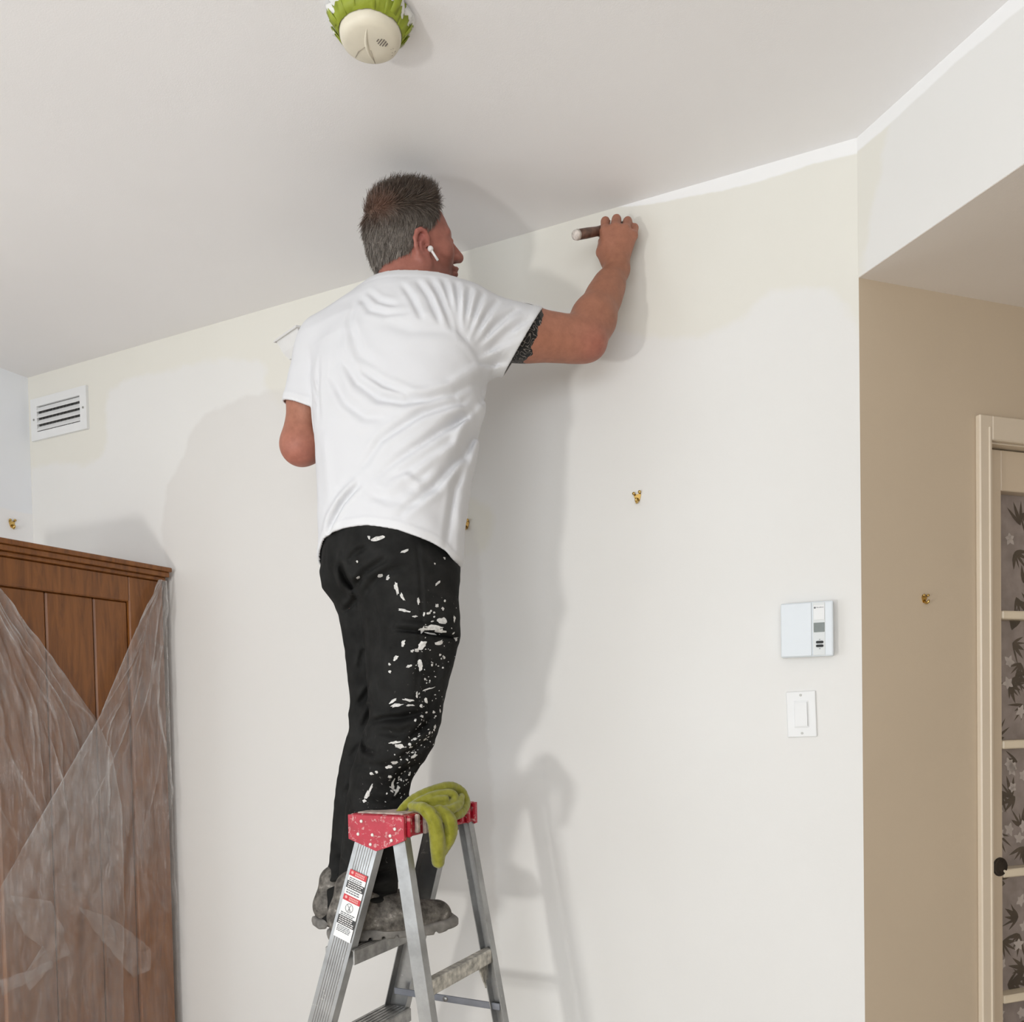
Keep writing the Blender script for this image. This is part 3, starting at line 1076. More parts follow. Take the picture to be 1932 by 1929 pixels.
# local frame: x = LB (towards rear legs), y = LA (away from the camera), z up
CW = CAP_W
cap = empty('cap', (0, 0, 0)); cap.parent = lad
hh = 0.036
bm = bmesh.new()
bm_box(bm, (0.0, 0.0, CAP_Z - 0.022), (CW, CAP_L, CAP_Z), 0.004, 2)
obj('cap_top', bm, M_RED, cap)
for y0, y1 in ((-0.004, 0.006), (CAP_L - 0.006, CAP_L + 0.004)):     # pointed end skirts riveted to the rails
    bm = bmesh.new()
    bm_prism(bm, [(-0.002, CAP_Z - 0.002), (CW + 0.002, CAP_Z - 0.002), (CW + 0.002, CAP_Z - 0.055), (0.125, CAP_Z - 0.066), (0.075, CAP_Z - 0.083), (-0.002, CAP_Z - 0.058)], y0, y1, 1)
    obj('end_skirt', bm, M_RED, cap)
box('rear_skirt', (CW - 0.008, 0.0, CAP_Z - 0.050), (CW, CAP_L, CAP_Z - 0.004), M_RED, cap, 0.002)
box('front_skirt', (0.0, 0.0, CAP_Z - 0.046), (0.008, CAP_L, CAP_Z - 0.004), M_RED, cap, 0.002)
for k in range(10):
    y = 0.008 + k * (CAP_L - 0.03) / 9
    box('rib', (CW - 0.001, y, CAP_Z - 0.050 + 0.006 * (k % 3 == 1)), (CW + 0.009, y + 0.013, CAP_Z - 0.001), M_CAKED if k in (1, 2, 4, 5) else M_RED, cap, 0.003)
bm = bmesh.new()
bm_box(bm, (0.012, 0.012, CAP_Z - 0.001), (CW - 0.012, CAP_L - 0.012, CAP_Z + 0.003), 0.002)
obj('paint_crust', bm, M_CAKED, cap)
for x, z in ((0.036, -0.016), (0.026, -0.046), (0.066, -0.046), (0.060, -0.068), (0.128, -0.030), (0.115, -0.046), (0.118, -0.056)):
    bm = bmesh.new()
    bm_lathe(bm, [(0, 0.0), (0.0042, 0.0), (0.0036, 0.002), (0, 0.003)], 14, Matrix.Translation((x, -0.004, CAP_Z + z)) @ Matrix.Rotation(math.radians(90), 4, 'X'))
    obj('rivet', bm, mat('white_dab', (0.80, 0.77, 0.72, 1), 0.4), cap, True)

TF, TB = math.tan(math.radians(17.5)), math.tan(math.radians(9.5))   # lean of the front rails / rear legs
SPL = 0.045                                           # the rails spread slightly towards the floor
z_r = CAP_Z - 0.045


def rail_path(kind, side, z):
    """centre of a rail at height z"""
    dz = z_r - z
    if kind == 'front':
        x = 0.052 - TF * dz
        y = (0.012 - SPL * dz) if side == 0 else (CAP_L - 0.012 + SPL * dz)
    else:
        x = 0.128 + TB * dz
        y = (0.016 - SPL * 0.5 * dz) if side == 0 else (CAP_L - 0.016 + SPL * 0.5 * dz)
    return Vector((x, y, z))


def channel(kind, side, w, t, web):
    """C-channel rail: web outside, flanges pointing in, with fine ribs on the web"""
    bm = bmesh.new()
    sgn = 1 if side == 0 else -1
    sec = [(-w / 2, 0), (w / 2, 0), (w / 2, t), (w / 2 - web, t), (w / 2 - web, web), (-w / 2 + web, web), (-w / 2 + web, t), (-w / 2, t)]
    if kind == 'front':                               # ribbed web
        rib = []
        nrib = 7
        for k in range(nrib):
            x0 = -w / 2 + 0.009 + (w - 0.018) * k / nrib
            x1 = x0 + (w - 0.018) / nrib
            rib += [(x0 + 0.001, 0), (x0 + 0.002, -0.0012), (x1 - 0.003, -0.0012), (x1 - 0.002, 0)]
        sec = [sec[0]] + rib + sec[1:]
    a, b = rail_path(kind, side, z_r + 0.028), rail_path(kind, side, 0.012)
    rings = []
    for p in (a, b):
        rings.append([bm.verts.new((p.x + sx, p.y + sgn * (sy - 0.010), p.z)) for sx, sy in sec])
    n = len(sec)
    for k in range(n):
        bm.faces.new((rings[0][k], rings[0][(k + 1) % n], rings[1][(k + 1) % n], rings[1][k]))
    bm.faces.new(rings[0]); bm.faces.new(rings[1][::-1])
    nm = 'front_rail' if kind == 'front' else 'rear_leg'
    r = obj(nm, bm, M_ALU, lad)
    box('rubber_foot', (b.x - w / 2 - 0.006, b.y - 0.018, 0.0), (b.x + w / 2 + 0.006, b.y + 0.018, 0.035), M_BLACK, r, 0.004)
    return r


rails = {(k, s): channel(k, s, 0.068 if k == 'front' else 0.034, 0.026 if k == 'front' else 0.024, 0.0024) for k in ('front', 'rear') for s in (0, 1)}
STEP_Z = [0.79, 0.535, 0.28]
for z in STEP_Z:
    a, b = rail_path('front', 0, z), rail_path('front', 1, z)
    st = empty('step', (0, 0, 0)); st.parent = lad
    box('tread', (a.x - 0.044, a.y - 0.004, z - 0.006), (a.x + 0.040, b.y + 0.004, z), M_ALU_D, st, 0.002)
    box('front_lip', (a.x - 0.044, a.y - 0.004, z - 0.030), (a.x - 0.040, b.y + 0.004, z - 0.002), M_ALU_D, st)
    box('rear_lip', (a.x + 0.036, a.y - 0.004, z - 0.036), (a.x + 0.040, b.y + 0.004, z - 0.002), M_ALU_D, st)
    for k in range(6):
        x = a.x - 0.034 + k * 0.0128
        box('tread_ridge', (x, a.y, z - 0.001), (x + 0.004, b.y, z + 0.0015), M_ALU_D, st)
# rear rungs with knee braces
M_CRUST = mat('crusted_aluminium', (0.50, 0.48, 0.43, 1), 0.55, 0.4, vary=0.45, scale=55, bump=0.5, bscale=110)
for z in (0.716, 0.36):
    a, b = rail_path('rear', 0, z), rail_path('rear', 1, z)
    box('rear_rung', (a.x - 0.012, a.y, z - 0.018), (a.x + 0.014, b.y, z + 0.018), M_CRUST, lad, 0.003)
    for s, y in ((1, a.y), (-1, b.y)):
        bm = bmesh.new()
        bm_prism(bm, [(y, z - 0.014), (y + s * 0.055, z - 0.014), (y + s * 0.045, z - 0.026), (y + s * 0.010, z - 0.085), (y, z - 0.085)], a.x - 0.008, a.x - 0.004, 0)
        obj('knee_brace', bm, M_CRUST, lad)
# spreaders
for s in (0, 1):
    z = 0.585
    a, b = rail_path('front', s, z), rail_path('rear', s, z - 0.0)
    yo = 0.020 if s == 0 else -0.020
    bm = bmesh.new()
    bm_box(bm, (a.x - 0.01, a.y + yo - 0.002, z - 0.009), (b.x + 0.008, a.y + yo + 0.002, z + 0.009), 0.001)
    sp = obj('spreader_bar', bm, mat('spreader_grey', (0.22, 0.23, 0.26, 1), 0.45, 0.5, vary=0.15), lad)
    bm = bmesh.new()
    bm_lathe(bm, [(0, -0.005), (0.007, -0.005), (0.007, 0.005), (0, 0.005)], 14, Matrix.Translation(((a.x + b.x) / 2, a.y + yo, z)) @ Matrix.Rotation(math.radians(90), 4, 'X'))
    obj('pivot_rivet', bm, M_ALU, sp, True)

# warning label on the near front rail
la, lb_ = rail_path('front', 0, CAP_Z - 0.135), rail_path('front', 0, CAP_Z - 0.292)
ld = (lb_ - la)
LLEN = ld.length
ld.normalize()
lx = Vector((1, 0, 0)); lx = (lx - ld * lx.dot(ld)).normalized()
ln = Vector((0, -1, 0))
LM = frame(la + Vector((0.002, -0.0118, 0)), lx, -ld, ln)   # x across, y up along the rail, z outwards
lab = box('warning_label', (-0.025, -LLEN, 0.0), (0.025, 0.0, 0.0005), mat('label_white', (0.80, 0.80, 0.78, 1), 0.4), rails[('front', 0)], 0, 1, LM)
lab['label'] = 'white warning sticker with red and black bands'
M_LRED = mat('label_red', (0.55, 0.02, 0.03, 1), 0.4)
M_LBLK = mat('label_black', (0.02, 0.02, 0.02, 1), 0.4)
M_LWH = mat('label_print_white', (0.75, 0.72, 0.70, 1), 0.4)
M_LPINK = mat('label_print_pink', (0.72, 0.35, 0.33, 1), 0.4)


def lbar(nm, x0, x1, y0, y1, mm, z=0.0005, h=0.0003):
    return box(nm, (x0, -y1, z), (x1, -y0, z + h), mm, lab, 0, 1, LM)


rr = random.Random(2)
for y0 in (0.000, 0.060):
    lbar('red_band', -0.025, 0.025, y0, y0 + 0.014, M_LRED)
    bm = bmesh.new()
    bm_lathe(bm, [(0, 0.0008), (0.0036, 0.0008), (0.0036, 0.0011), (0, 0.0011)], 12, LM @ Matrix.Translation((-0.017, -y0 - 0.006, 0)))
    obj('alert_symbol', bm, M_LPINK, lab)
    for r_ in range(2):
        for k in range(6):
            lbar('header_print', -0.008 + k * 0.0046, -0.0045 + k * 0.0046, y0 + 0.0025 + r_ * 0.005, y0 + 0.0062 + r_ * 0.005, M_LPINK, 0.0008)


def textrows(y0, y1, n, mm, bg=None):
    if bg is not None:
        lbar('black_band', -0.025, 0.025, y0 - 0.001, y1 + 0.001, bg)
    st_ = (y1 - y0) / n
    for r_ in range(n):
        x = -0.021
        while x < 0.016:
            w_ = rr.uniform(0.003, 0.008)
            lbar('fine_print', x, min(x + w_, 0.022), y0 + r_ * st_ + st_ * 0.25, y0 + r_ * st_ + st_ * 0.72, mm, 0.0008)
            x += w_ + 0.0016


textrows(0.017, 0.026, 2, M_INK)
textrows(0.028, 0.043, 3, M_LWH, M_LBLK)
textrows(0.046, 0.057, 2, M_INK)
bm = bmesh.new()
cc = LM @ Vector((-0.001, -0.088, 0.0009))
pts = [LM @ Vector((-0.001 + 0.0105 * math.cos(a), -0.0885 + 0.0105 * math.sin(a), 0.0008)) for a in [2 * math.pi * k / 24 for k in range(25)]]
bm_tube(bm, pts, 0.0006, 5)
bm_tube(bm, [LM @ Vector((-0.001 - 0.0074, -0.0885 + 0.0074, 0.0008)), LM @ Vector((-0.001 + 0.0074, -0.0885 - 0.0074, 0.0008))], 0.0006, 5)
bm_tube(bm, [LM @ Vector((-0.0035, -0.097, 0.0008)), LM @ Vector((-0.001, -0.089, 0.0008)), LM @ Vector((0.0015, -0.097, 0.0008))], 0.0007, 5)
bm_tube(bm, [LM @ Vector((-0.001, -0.090, 0.0008)), LM @ Vector((0.001, -0.081, 0.0008))], 0.0007, 5)
obj('no_climbing_symbol', bm, M_INK, lab)
textrows(0.101, 0.110, 2, M_INK)
textrows(0.112, 0.131, 4, M_LWH, M_LBLK)
textrows(0.134, 0.150, 4, M_INK)

# ================================================================== the painter
Zv = Vector((0, 0, 1))
MAN_D = 0.05                                          # how far beyond the measured depth the whole figure stands
P_room = P
P = lambda px, py, Y: P_room(px, py, Y + MAN_D)
man = tag(empty('person', P(700, 1760, 2.08)), 'person in white t-shirt and paint-spattered black trousers painting from the ladder', 'person')
man_inv = Matrix.Translation(-man.location)
STEP_TOP = STEP_Z[0] + 0.0015


def row(py, xl, xr, Y, depth, face):
    """one loft row from the two silhouette pixels at a picture row"""
    a, b = P(xl, py, Y), P(xr, py, Y)
    half = (b.x - a.x) / 2
    fa = math.radians(face)
    # an oval of half width w, half depth d turned by the bearing shows sqrt((w cos)^2 + (d sin)^2)
    w = math.sqrt(max(half ** 2 - (depth * math.sin(fa)) ** 2, 1e-4)) / max(math.cos(fa), 0.2)
    if w < 0.75 * depth:
        w = depth = half
    return ((a.z + b.z) / 2, (a.x + b.x) / 2, Y + MAN_D, w, depth, face)


# --- trousers
leg_r = [row(*q) for q in [
    (1765, 640, 738, 2.065, .062, 60), (1730, 636, 742, 2.065, .066, 60), (1690, 640, 748, 2.065, .068, 60), (1640, 640, 752, 2.06, .066, 60), (1580, 646, 762, 2.055, .068, 60), (1520, 653, 769, 2.05, .070, 60),
    (1478, 660, 772, 2.045, .073, 60), (1456, 664, 782, 2.045, .075, 60), (1436, 670, 799, 2.04, .078, 60), (1408, 679, 815, 2.04, .080, 60), (1380, 686, 825, 2.04, .082, 60),
    (1355, 698, 831, 2.04, .082, 60), (1316, 695, 838, 2.045, .085, 60), (1277, 692, 846, 2.05, .090, 60), (1246, 690, 857, 2.055, .096, 60), (1204, 686, 867, 2.06, .102, 60),
    (1159, 680, 864, 2.065, .106, 60), (1114, 671, 860, 2.07, .110, 60), (1064, 668, 854, 2.075, .110, 60)]]
leg_l = [row(*q) for q in [
    (1745, 602, 690, 2.17, .060, 55), (1722, 595, 690, 2.17, .064, 55), (1700, 597, 692, 2.17, .064, 55), (1668, 606, 694, 2.17, .062, 55), (1630, 622, 698, 2.17, .060, 55), (1580, 628, 704, 2.17, .060, 55), (1520, 632, 712, 2.17, .062, 55),
    (1478, 636, 720, 2.17, .064, 55), (1442, 642, 728, 2.165, .067, 55), (1408, 650, 734, 2.165, .070, 55), (1372, 661, 742, 2.165, .072, 55), (1347, 659, 745, 2.165, .072, 55), (1324, 663, 748, 2.165, .074, 55),
    (1288, 659, 752, 2.165, .078, 55), (1232, 653, 756, 2.165, .085, 55), (1193, 647, 758, 2.165, .090, 55), (1159, 641, 760, 2.165, .094, 55), (1137, 632, 760, 2.16, .098, 55), (1109, 613, 760, 2.155, .100, 55), (1072, 610, 760, 2.15, .100, 55)]]
pelvis = [row(*q) for q in [
    (1118, 640, 852, 2.10, .118, 50), (1100, 618, 856, 2.10, .128, 50), (1072, 609, 855, 2.10, .135, 50), (1030, 606, 852, 2.10, .130, 48), (980, 612, 850, 2.10, .120, 45)]]


def xz_lines(lines, Y):
    out = []
    for pts, amp, wid in lines:
        q = np.array([[P(x, y, Y).x, P(x, y, Y).z] for x, y in pts])
        out.append((q, amp, wid))
    return out


class FoldMap:
    """folds of cloth as a height field over (x, z), built once and looked up"""
    def __init__(self, lines, Y, x0, x1, y0, y1, step=0.0025):
        a, b = P(x0, y1, Y), P(x1, y0, Y)
        self.lo = np.array([a.x, a.z]); self.s = step
        nx, nz = int((b.x - a.x) / step) + 2, int((b.z - a.z) / step) + 2
        X, Z = np.meshgrid(a.x + np.arange(nx) * step, a.z + np.arange(nz) * step, indexing='ij')
        h = np.zeros_like(X)
        for q, amp, wid in xz_lines(lines, Y):
            seg = np.linalg.norm(np.diff(q, axis=0), axis=1)
            tot = seg.sum(); acc = 0
            best = np.full(X.shape, 1e9); tt = np.zeros(X.shape); side = np.zeros(X.shape)
            for i in range(len(q) - 1):
                ba = q[i + 1] - q[i]
                t = np.clip(((X - q[i, 0]) * ba[0] + (Z - q[i, 1]) * ba[1]) / (ba @ ba), 0, 1)
                ex, ez = X - q[i, 0] - t * ba[0], Z - q[i, 1] - t * ba[1]
                d = np.hypot(ex, ez)
                u = d < best
                best = np.where(u, d, best)
                tt = np.where(u, (acc + t * seg[i]) / tot, tt)
                side = np.where(u, np.sign(ba[0] * ez - ba[1] * ex), side)
                acc += seg[i]
            taper = np.sqrt(np.clip(4 * tt * (1 - tt), 0, 1)) * 0.85 + 0.15
            s_ = best * side
            h += amp * taper * (np.exp(-(s_ / wid) ** 2) - 0.55 * np.exp(-((s_ - wid * 1.9) / (wid * 1.1)) ** 2) - 0.35 * np.exp(-((s_ + wid * 1.9) / (wid * 1.1)) ** 2))
        self.h = h.astype(np.float32)

    def __call__(self, p):
        u = (p[:, 0] - self.lo[0]) / self.s; w = (p[:, 2] - self.lo[1]) / self.s
        nx, nz = self.h.shape
        ok = (u >= 0) & (w >= 0) & (u < nx - 2) & (w < nz - 2)
        u = np.clip(u, 0, nx - 2.001); w = np.clip(w, 0, nz - 2.001)
        i, j = u.astype(int), w.astype(int)
        fu, fw = u - i, w - j
        h = self.h
        r = (h[i, j] * (1 - fu) + h[i + 1, j] * fu) * (1 - fw) + (h[i, j + 1] * (1 - fu) + h[i + 1, j + 1] * fu) * fw
        return np.where(ok, r, 0).astype(np.float32)


def wave(p, k, seed):
    r = np.random.default_rng(seed)
    d = np.zeros(len(p), dtype=np.float32)
    for _ in range(5):
        v = r.normal(size=3); v = v / np.linalg.norm(v) * k * r.uniform(0.6, 1.5)
        d += np.sin(p @ v.astype(np.float32) + r.uniform(0, 6.28)).astype(np.float32)
    return d / 5


pant_lines = [
    ([(637, 1060), (648, 1088), (668, 1116)], -0.0160, 0.0080),
    ([(666, 1108), (690, 1088), (738, 1066)], -0.0112, 0.0070), ([(655, 1066), (672, 1050), (700, 1040)], -0.0096, 0.0070),
    ([(632, 1144), (650, 1134), (667, 1122)], -0.0144, 0.0060), ([(640, 1040), (632, 1075), (636, 1110)], 0.0064, 0.0080),
    ([(690, 1120), (720, 1098), (770, 1080)], -0.0080, 0.0080),
    ([(752, 1193), (800, 1199), (862, 1206)], -0.0128, 0.0045), ([(756, 1182), (800, 1186), (860, 1192)], 0.0064, 0.0060),
    ([(700, 1364), (730, 1357), (765, 1354), (800, 1345)], -0.0160, 0.0070), ([(686, 1385), (681, 1402), (690, 1416), (712, 1422)], -0.0144, 0.0060),
    ([(715, 1378), (760, 1385), (815, 1370)], -0.0096, 0.0090), ([(770, 1400), (795, 1380), (822, 1350)], -0.0112, 0.0070), ([(760, 1430), (790, 1410), (815, 1392)], -0.0096, 0.0070),
    ([(664, 1440), (700, 1446), (760, 1440)], -0.0064, 0.0090), ([(745, 1480), (762, 1455), (788, 1440)], -0.0144, 0.0080),
    ([(700, 1500), (740, 1512), (770, 1500)], -0.0080, 0.0080), ([(690, 1560), (720, 1575), (760, 1560)], -0.0080, 0.0090),
    ([(793, 1033), (800, 1090), (804, 1176), (797, 1240), (793, 1290), (790, 1340)], -0.0028, 0.0035),
    ([(690, 1260), (700, 1310), (712, 1350)], 0.0064, 0.0120), ([(835, 1280), (815, 1330), (800, 1370)], -0.0080, 0.0080), ([(850, 1250), (828, 1300), (806, 1345)], 0.0080, 0.0100),
    ([(662, 1260), (672, 1225), (688, 1215)], -0.0096, 0.0060), ([(662, 1330), (676, 1310), (692, 1290)], -0.0144, 0.0070), ([(661, 1372), (674, 1345), (693, 1320)], 0.0112, 0.0080),
    ([(643, 1440), (655, 1420), (668, 1405)], -0.0096, 0.0070), ([(632, 1510), (645, 1495), (655, 1480)], -0.0080, 0.0080),
    ([(600, 1690), (625, 1684), (650, 1690)], -0.0144, 0.0060), ([(606, 1668), (628, 1658), (650, 1664)], 0.0096, 0.0080), ([(618, 1640), (636, 1630), (652, 1634)], -0.0112, 0.0070),
    ([(642, 1640), (690, 1650), (748, 1640)], -0.0112, 0.0080), ([(640, 1690), (690, 1684), (745, 1694)], -0.0128, 0.0080), ([(640, 1665), (690, 1668), (748, 1662)], 0.0096, 0.0090)]
pant_fold = FoldMap(pant_lines, 2.0, 560, 900, 1000, 1780)


def sd_pants(p):
    a = loft(p, leg_r, 2.4)
    b = loft(p, leg_l, 2.3)
    c = loft(p, pelvis, 2.4)
    d = smin(smin(a, c, 0.035), smin(b, c, 0.03), 0.006)
    yc = np.where(b < a, 2.14, 2.06) + MAN_D
    near = np.clip((yc - p[:, 1]) / 0.03, 0, 1)
    return d - near * pant_fold(p) - 0.0016 * wave(p, 70, 4) - 0.0012 * wave(p, 150, 9)


v, q = surfnet(sd_pants, P(560, 1790, 2.1) - Vector((.05, .25, .02)), P(900, 960, 2.1) + Vector((.05, .3, .02)), 0.0045)
v = relax(v, q, 2, 0.4)
M_PANTS = bpy.data.materials.new('black_denim')
_t = NT(M_PANTS)
_t.b.inputs['Roughness'].default_value = 0.85
_t.b.inputs['Specular IOR Level'].default_value = 0.12
_b = _t.ramp(_t.noise(16, 4, 0.6), [(0.3, (0.010, 0.010, 0.0095, 1)), (0.7, (0.022, 0.022, 0.021, 1))])
_sp = _t.ramp(_t.noise(95, 4, 0.7, dist=0.4), [(0.655, (0, 0, 0, 1)), (0.70, (1, 1, 1, 1))])
_t.l(_t.mix(_t.math('MULTIPLY', _sp, _t.math('MULTIPLY', _t.attr('spatter').outputs['Fac'], 0.7)), _b, (0.50, 0.48, 0.45, 1)), _t.b.inputs['Base Color'])
_t.bump(_t.noise(420, 2), 0.25, 0.0012)
pants = np_mesh('trousers', v, q, M_PANTS)
pants.parent = man; pants.matrix_parent_inverse = man_inv
# paint dust: dense on the front of the near thigh and shin
fp = [P(*k) for k in ((830, 1200, 2.0), (815, 1300, 2.0), (800, 1400, 2.0), (740, 1480, 2.0), (720, 1560, 2.0))]
dd = np.min([np.linalg.norm((v - np.array(k, dtype=np.float32)) * np.array([1, .5, .7]), axis=1) for k in fp], axis=0)
add_attr(pants, 'spatter', np.clip(1.25 - dd / 0.075, 0, 1))

# dried splashes lying on the cloth
bvh = BVHTree.FromPolygons([tuple(x) for x in v], [tuple(int(i) for i in x) for x in q])
bm = bmesh.new()
rr = random.Random(11)


def splash(px, py, rx, ry, ang=0.0, n=14, rough=0.35):
    """an irregular blot; sizes in picture pixels at the cloth"""
    e = Vector((0, 0, EYE))
    hit = bvh.ray_cast(e, ray(px, py).normalized())
    if hit[0] is None:
        return
    c, nr = hit[0], hit[1].normalized()
    if nr.dot(ray(px, py)) > 0:
        nr = -nr
    sc_ = c.y / F
    ux = (Vector((1, 0, 0)) - nr * nr.x).normalized()
    uz = nr.cross(ux) * -1 if nr.cross(ux).z < 0 else nr.cross(ux)
    ca, sa = math.cos(ang), math.sin(ang)
    vs = []
    for k in range(n):
        a = 2 * math.pi * k / n
        m_ = 1 + rough * (rr.random() * 2 - 1)
        x, z = rx * sc_ * math.cos(a) * m_, ry * sc_ * math.sin(a) * m_
        w_ = c + ux * (x * ca - z * sa) + uz * (x * sa + z * ca)
        loc_, nn, _i, _d = bvh.find_nearest(w_)
        if loc_ is None:
            return
        if nn.dot(nr) < 0: nn = -nn
        vs.append(bm.verts.new(loc_ + nn * 0.0012))
    cv = bm.verts.new(c + nr * 0.0026)
    for k in range(n):
        try:
            bm.faces.new((vs[k], vs[(k + 1) % n], cv))
        except ValueError:
            pass


Zx = lambda x: 540 + x / 3.572
Zy = lambda y: 980 + y / 3.572
for x, y, a, b, an in [(635, 380, 20, 20, 0), (685, 398, 17, 18, 0), (485, 390, 16, 12, .6), (745, 465, 14, 38, .1), (785, 525, 10, 34, .45), (890, 550, 9, 22, 0), (1015, 585, 13, 13, 0),
                       (1055, 605, 11, 11, 0), (790, 615, 45, 8, -.25), (870, 655, 18, 7, 0), (1000, 730, 80, 26, .12), (930, 740, 45, 20, .5), (1050, 690, 32, 24, 0), (1040, 755, 40, 18, -.3), (960, 770, 60, 9, -.1),
                       (915, 850, 34, 22, .5), (880, 885, 16, 12, 0), (850, 888, 12, 10, 0), (1030, 830, 32, 16, 0), (1140, 805, 16, 30, 0), (790, 835, 12, 22, -.4), (740, 935, 22, 12, .6), (698, 978, 12, 9, 0),
                       (900, 965, 22, 18, 0), (905, 990, 14, 28, 0), (830, 990, 20, 9, .3), (700, 1028, 11, 11, 0), (745, 1255, 45, 14, .1), (720, 1225, 34, 9, .5), (825, 1220, 34, 9, -.2), (835, 1255, 26, 7, 0),
                       (940, 1220, 10, 26, .1), (955, 1145, 44, 5, .25), (880, 1180, 8, 22, 0), (1000, 1400, 12, 12, 0), (870, 1355, 8, 16, 0), (965, 1440, 12, 8, .5), (935, 1480, 14, 20, 0), (730, 1505, 44, 8, .1),
                       (760, 1530, 36, 16, 0), (836, 1535, 9, 9, 0), (855, 1600, 26, 10, .3), (730, 1640, 24, 12, 0), (695, 1668, 22, 16, 0), (700, 1735, 12, 16, 0), (715, 1790, 14, 50, -.2), (745, 1830, 10, 45, -.3),
                       (570, 1815, 9, 34, -.45), (545, 1860, 13, 30, -.3), (530, 1900, 16, 10, 0), (480, 285, 9, 8, 0), (800, 215, 28, 9, .4), (620, 130, 46, 13, .1), (560, 125, 10, 16, .4), (1065, 265, 8, 12, 0), (1020, 430, 26, 8, .8),
                       (1000, 300, 6, 6, 0), (575, 1715, 16, 8, 0), (610, 1705, 10, 10, 0), (1130, 675, 9, 24, 0), (820, 1570, 14, 8, .7), (915, 1330, 12, 12, .2), (1035, 1290, 8, 18, .4), (995, 1300, 9, 14, .6)]:
    splash(Zx(x), Zy(y), a / 3.572, b / 3.572, an)
for k in range(170):
    t_ = rr.random()
    cx = np.interp(t_, [0, .3, .6, 1], [825, 815, 790, 735]) + rr.gauss(0, 18)
    cy = np.interp(t_, [0, .3, .6, 1], [1150, 1270, 1400, 1530]) + rr.gauss(0, 18)
    s_ = rr.choice((0.8, 1, 1.2, 1.6, 2.4))
    splash(cx, cy, s_ * rr.uniform(.7, 1.4), s_ * rr.uniform(.7, 1.8), rr.uniform(0, 3), 7)
spl = obj('paint_splashes', bm, mat('dried_white_paint', (0.58, 0.57, 0.545, 1), 0.55, vary=0.25, scale=140), None, True)
spl['kind'] = 'stuff'
spl.parent = pants

# --- joints
shR, elR, wrR = P(886, 618, 2.05), P(1102, 640, 2.13), P(1164, 508, 2.215)
shL, elL, wrL = P(600, 660, 2.20), P(568, 838, 2.20), P(630, 735, 2.34)
hd = P(782, 466, 2.10)
hd.z += 0.0
HEAD_FACE = 70
hf = (B(HEAD_FACE) + Zv * 0.21).normalized()           # chin slightly raised, looking at the brush
hl = Zv.cross(hf).normalized()
hl = (hl + Zv * 0.20).normalized()                     # head leaning towards the raised arm
hl = (hl - hf * hl.dot(hf)).normalized()
hu = hf.cross(hl).normalized()
HS = 0.99
HR3 = np.array([[hf.x, hl.x, hu.x], [hf.y, hl.y, hu.y], [hf.z, hl.z, hu.z]], dtype=np.float32)


def to_head(p):
    return ((p - V3(hd)) @ HR3) / HS


def hw_(x, y, z):
    return hd + (hf * x + hl * y + hu * z) * HS


def sd_skull(q):
    return ell(q, (-0.012, 0, 0.030), (0.100, 0.076, 0.098))


def sd_head(q):
    d = sd_skull(q)
    ay_ = np.abs(q[:, 1])
    m_ = np.stack([q[:, 0], ay_, q[:, 2]], 1)
    d = smin(d, ell(q, (0.042, 0, -0.020), (0.052, 0.060, 0.080)), 0.03)          # face block
    d = smin(d, rc(m_, (-0.002, 0.050, -0.062), (0.066, 0.018, -0.098), 0.020, 0.020), 0.025)   # jaw
    d = smin(d, ell(q, (0.080, 0, -0.096), (0.019, 0.022, 0.018)), 0.015)          # chin
    d = smin(d, ell(m_, (0.058, 0.040, -0.022), (0.026, 0.022, 0.024)), 0.02)      # cheekbone
    d = smin(d, rc(m_, (0.086, 0.008, 0.022), (0.074, 0.044, 0.018), 0.010, 0.008), 0.012)      # brow
    d = smax(d, -ell(m_, (0.097, 0.032, 0.000), (0.016, 0.018, 0.012)), 0.014)     # eye socket
    d = smin(d, ell(m_, (0.079, 0.032, -0.001), (0.013, 0.015, 0.011)), 0.004)     # eyeball
    d = smin(d, rc(q, (0.090, 0, 0.008), (0.113, 0, -0.030), 0.0085, 0.0125), 0.010)      # nose
    d = smin(d, ell(m_, (0.100, 0.012, -0.033), (0.012, 0.008, 0.008)), 0.008)
    d = smin(d, ell(q, (0.092, 0, -0.058), (0.014, 0.026, 0.0065)), 0.006)         # lips
    d = smin(d, ell(q, (0.090, 0, -0.070), (0.013, 0.022, 0.007)), 0.006)
    # ears
    er = np.stack([q[:, 0] / 1.10, ay_, (q[:, 2] + 0.021) / 1.14], 1)
    pts = [(0.012, 0.073, 0.004), (0.011, 0.077, 0.018), (0.004, 0.082, 0.0275), (-0.006, 0.086, 0.031), (-0.016, 0.089, 0.027), (-0.0225, 0.090, 0.015), (-0.0235, 0.089, 0.000), (-0.019, 0.086, -0.014), (-0.010, 0.081, -0.026), (0.001, 0.076, -0.033), (0.009, 0.072, -0.027)]
    e = chain(er, pts, [0.004, 0.0042, 0.0045, 0.0048, 0.0048, 0.0048, 0.0046, 0.0046, 0.0055, 0.0068, 0.005], 0.004)
    e = smin(e, ell(er, (-0.006, 0.077, -0.001), (0.018, 0.0050, 0.029)), 0.003)
    e = smin(e, chain(er, [(0.000, 0.080, 0.016), (-0.010, 0.083, 0.008), (-0.012, 0.083, -0.008), (-0.003, 0.079, -0.018)], [0.003, 0.0035, 0.0035, 0.003], 0.003), 0.003)
    e = smax(e, -ell(er, (0.003, 0.083, -0.001), (0.0095, 0.0085, 0.012)), 0.003)
    return smin(d, e, 0.005)


def lerp(a, b, t):
    return a + (b - a) * t


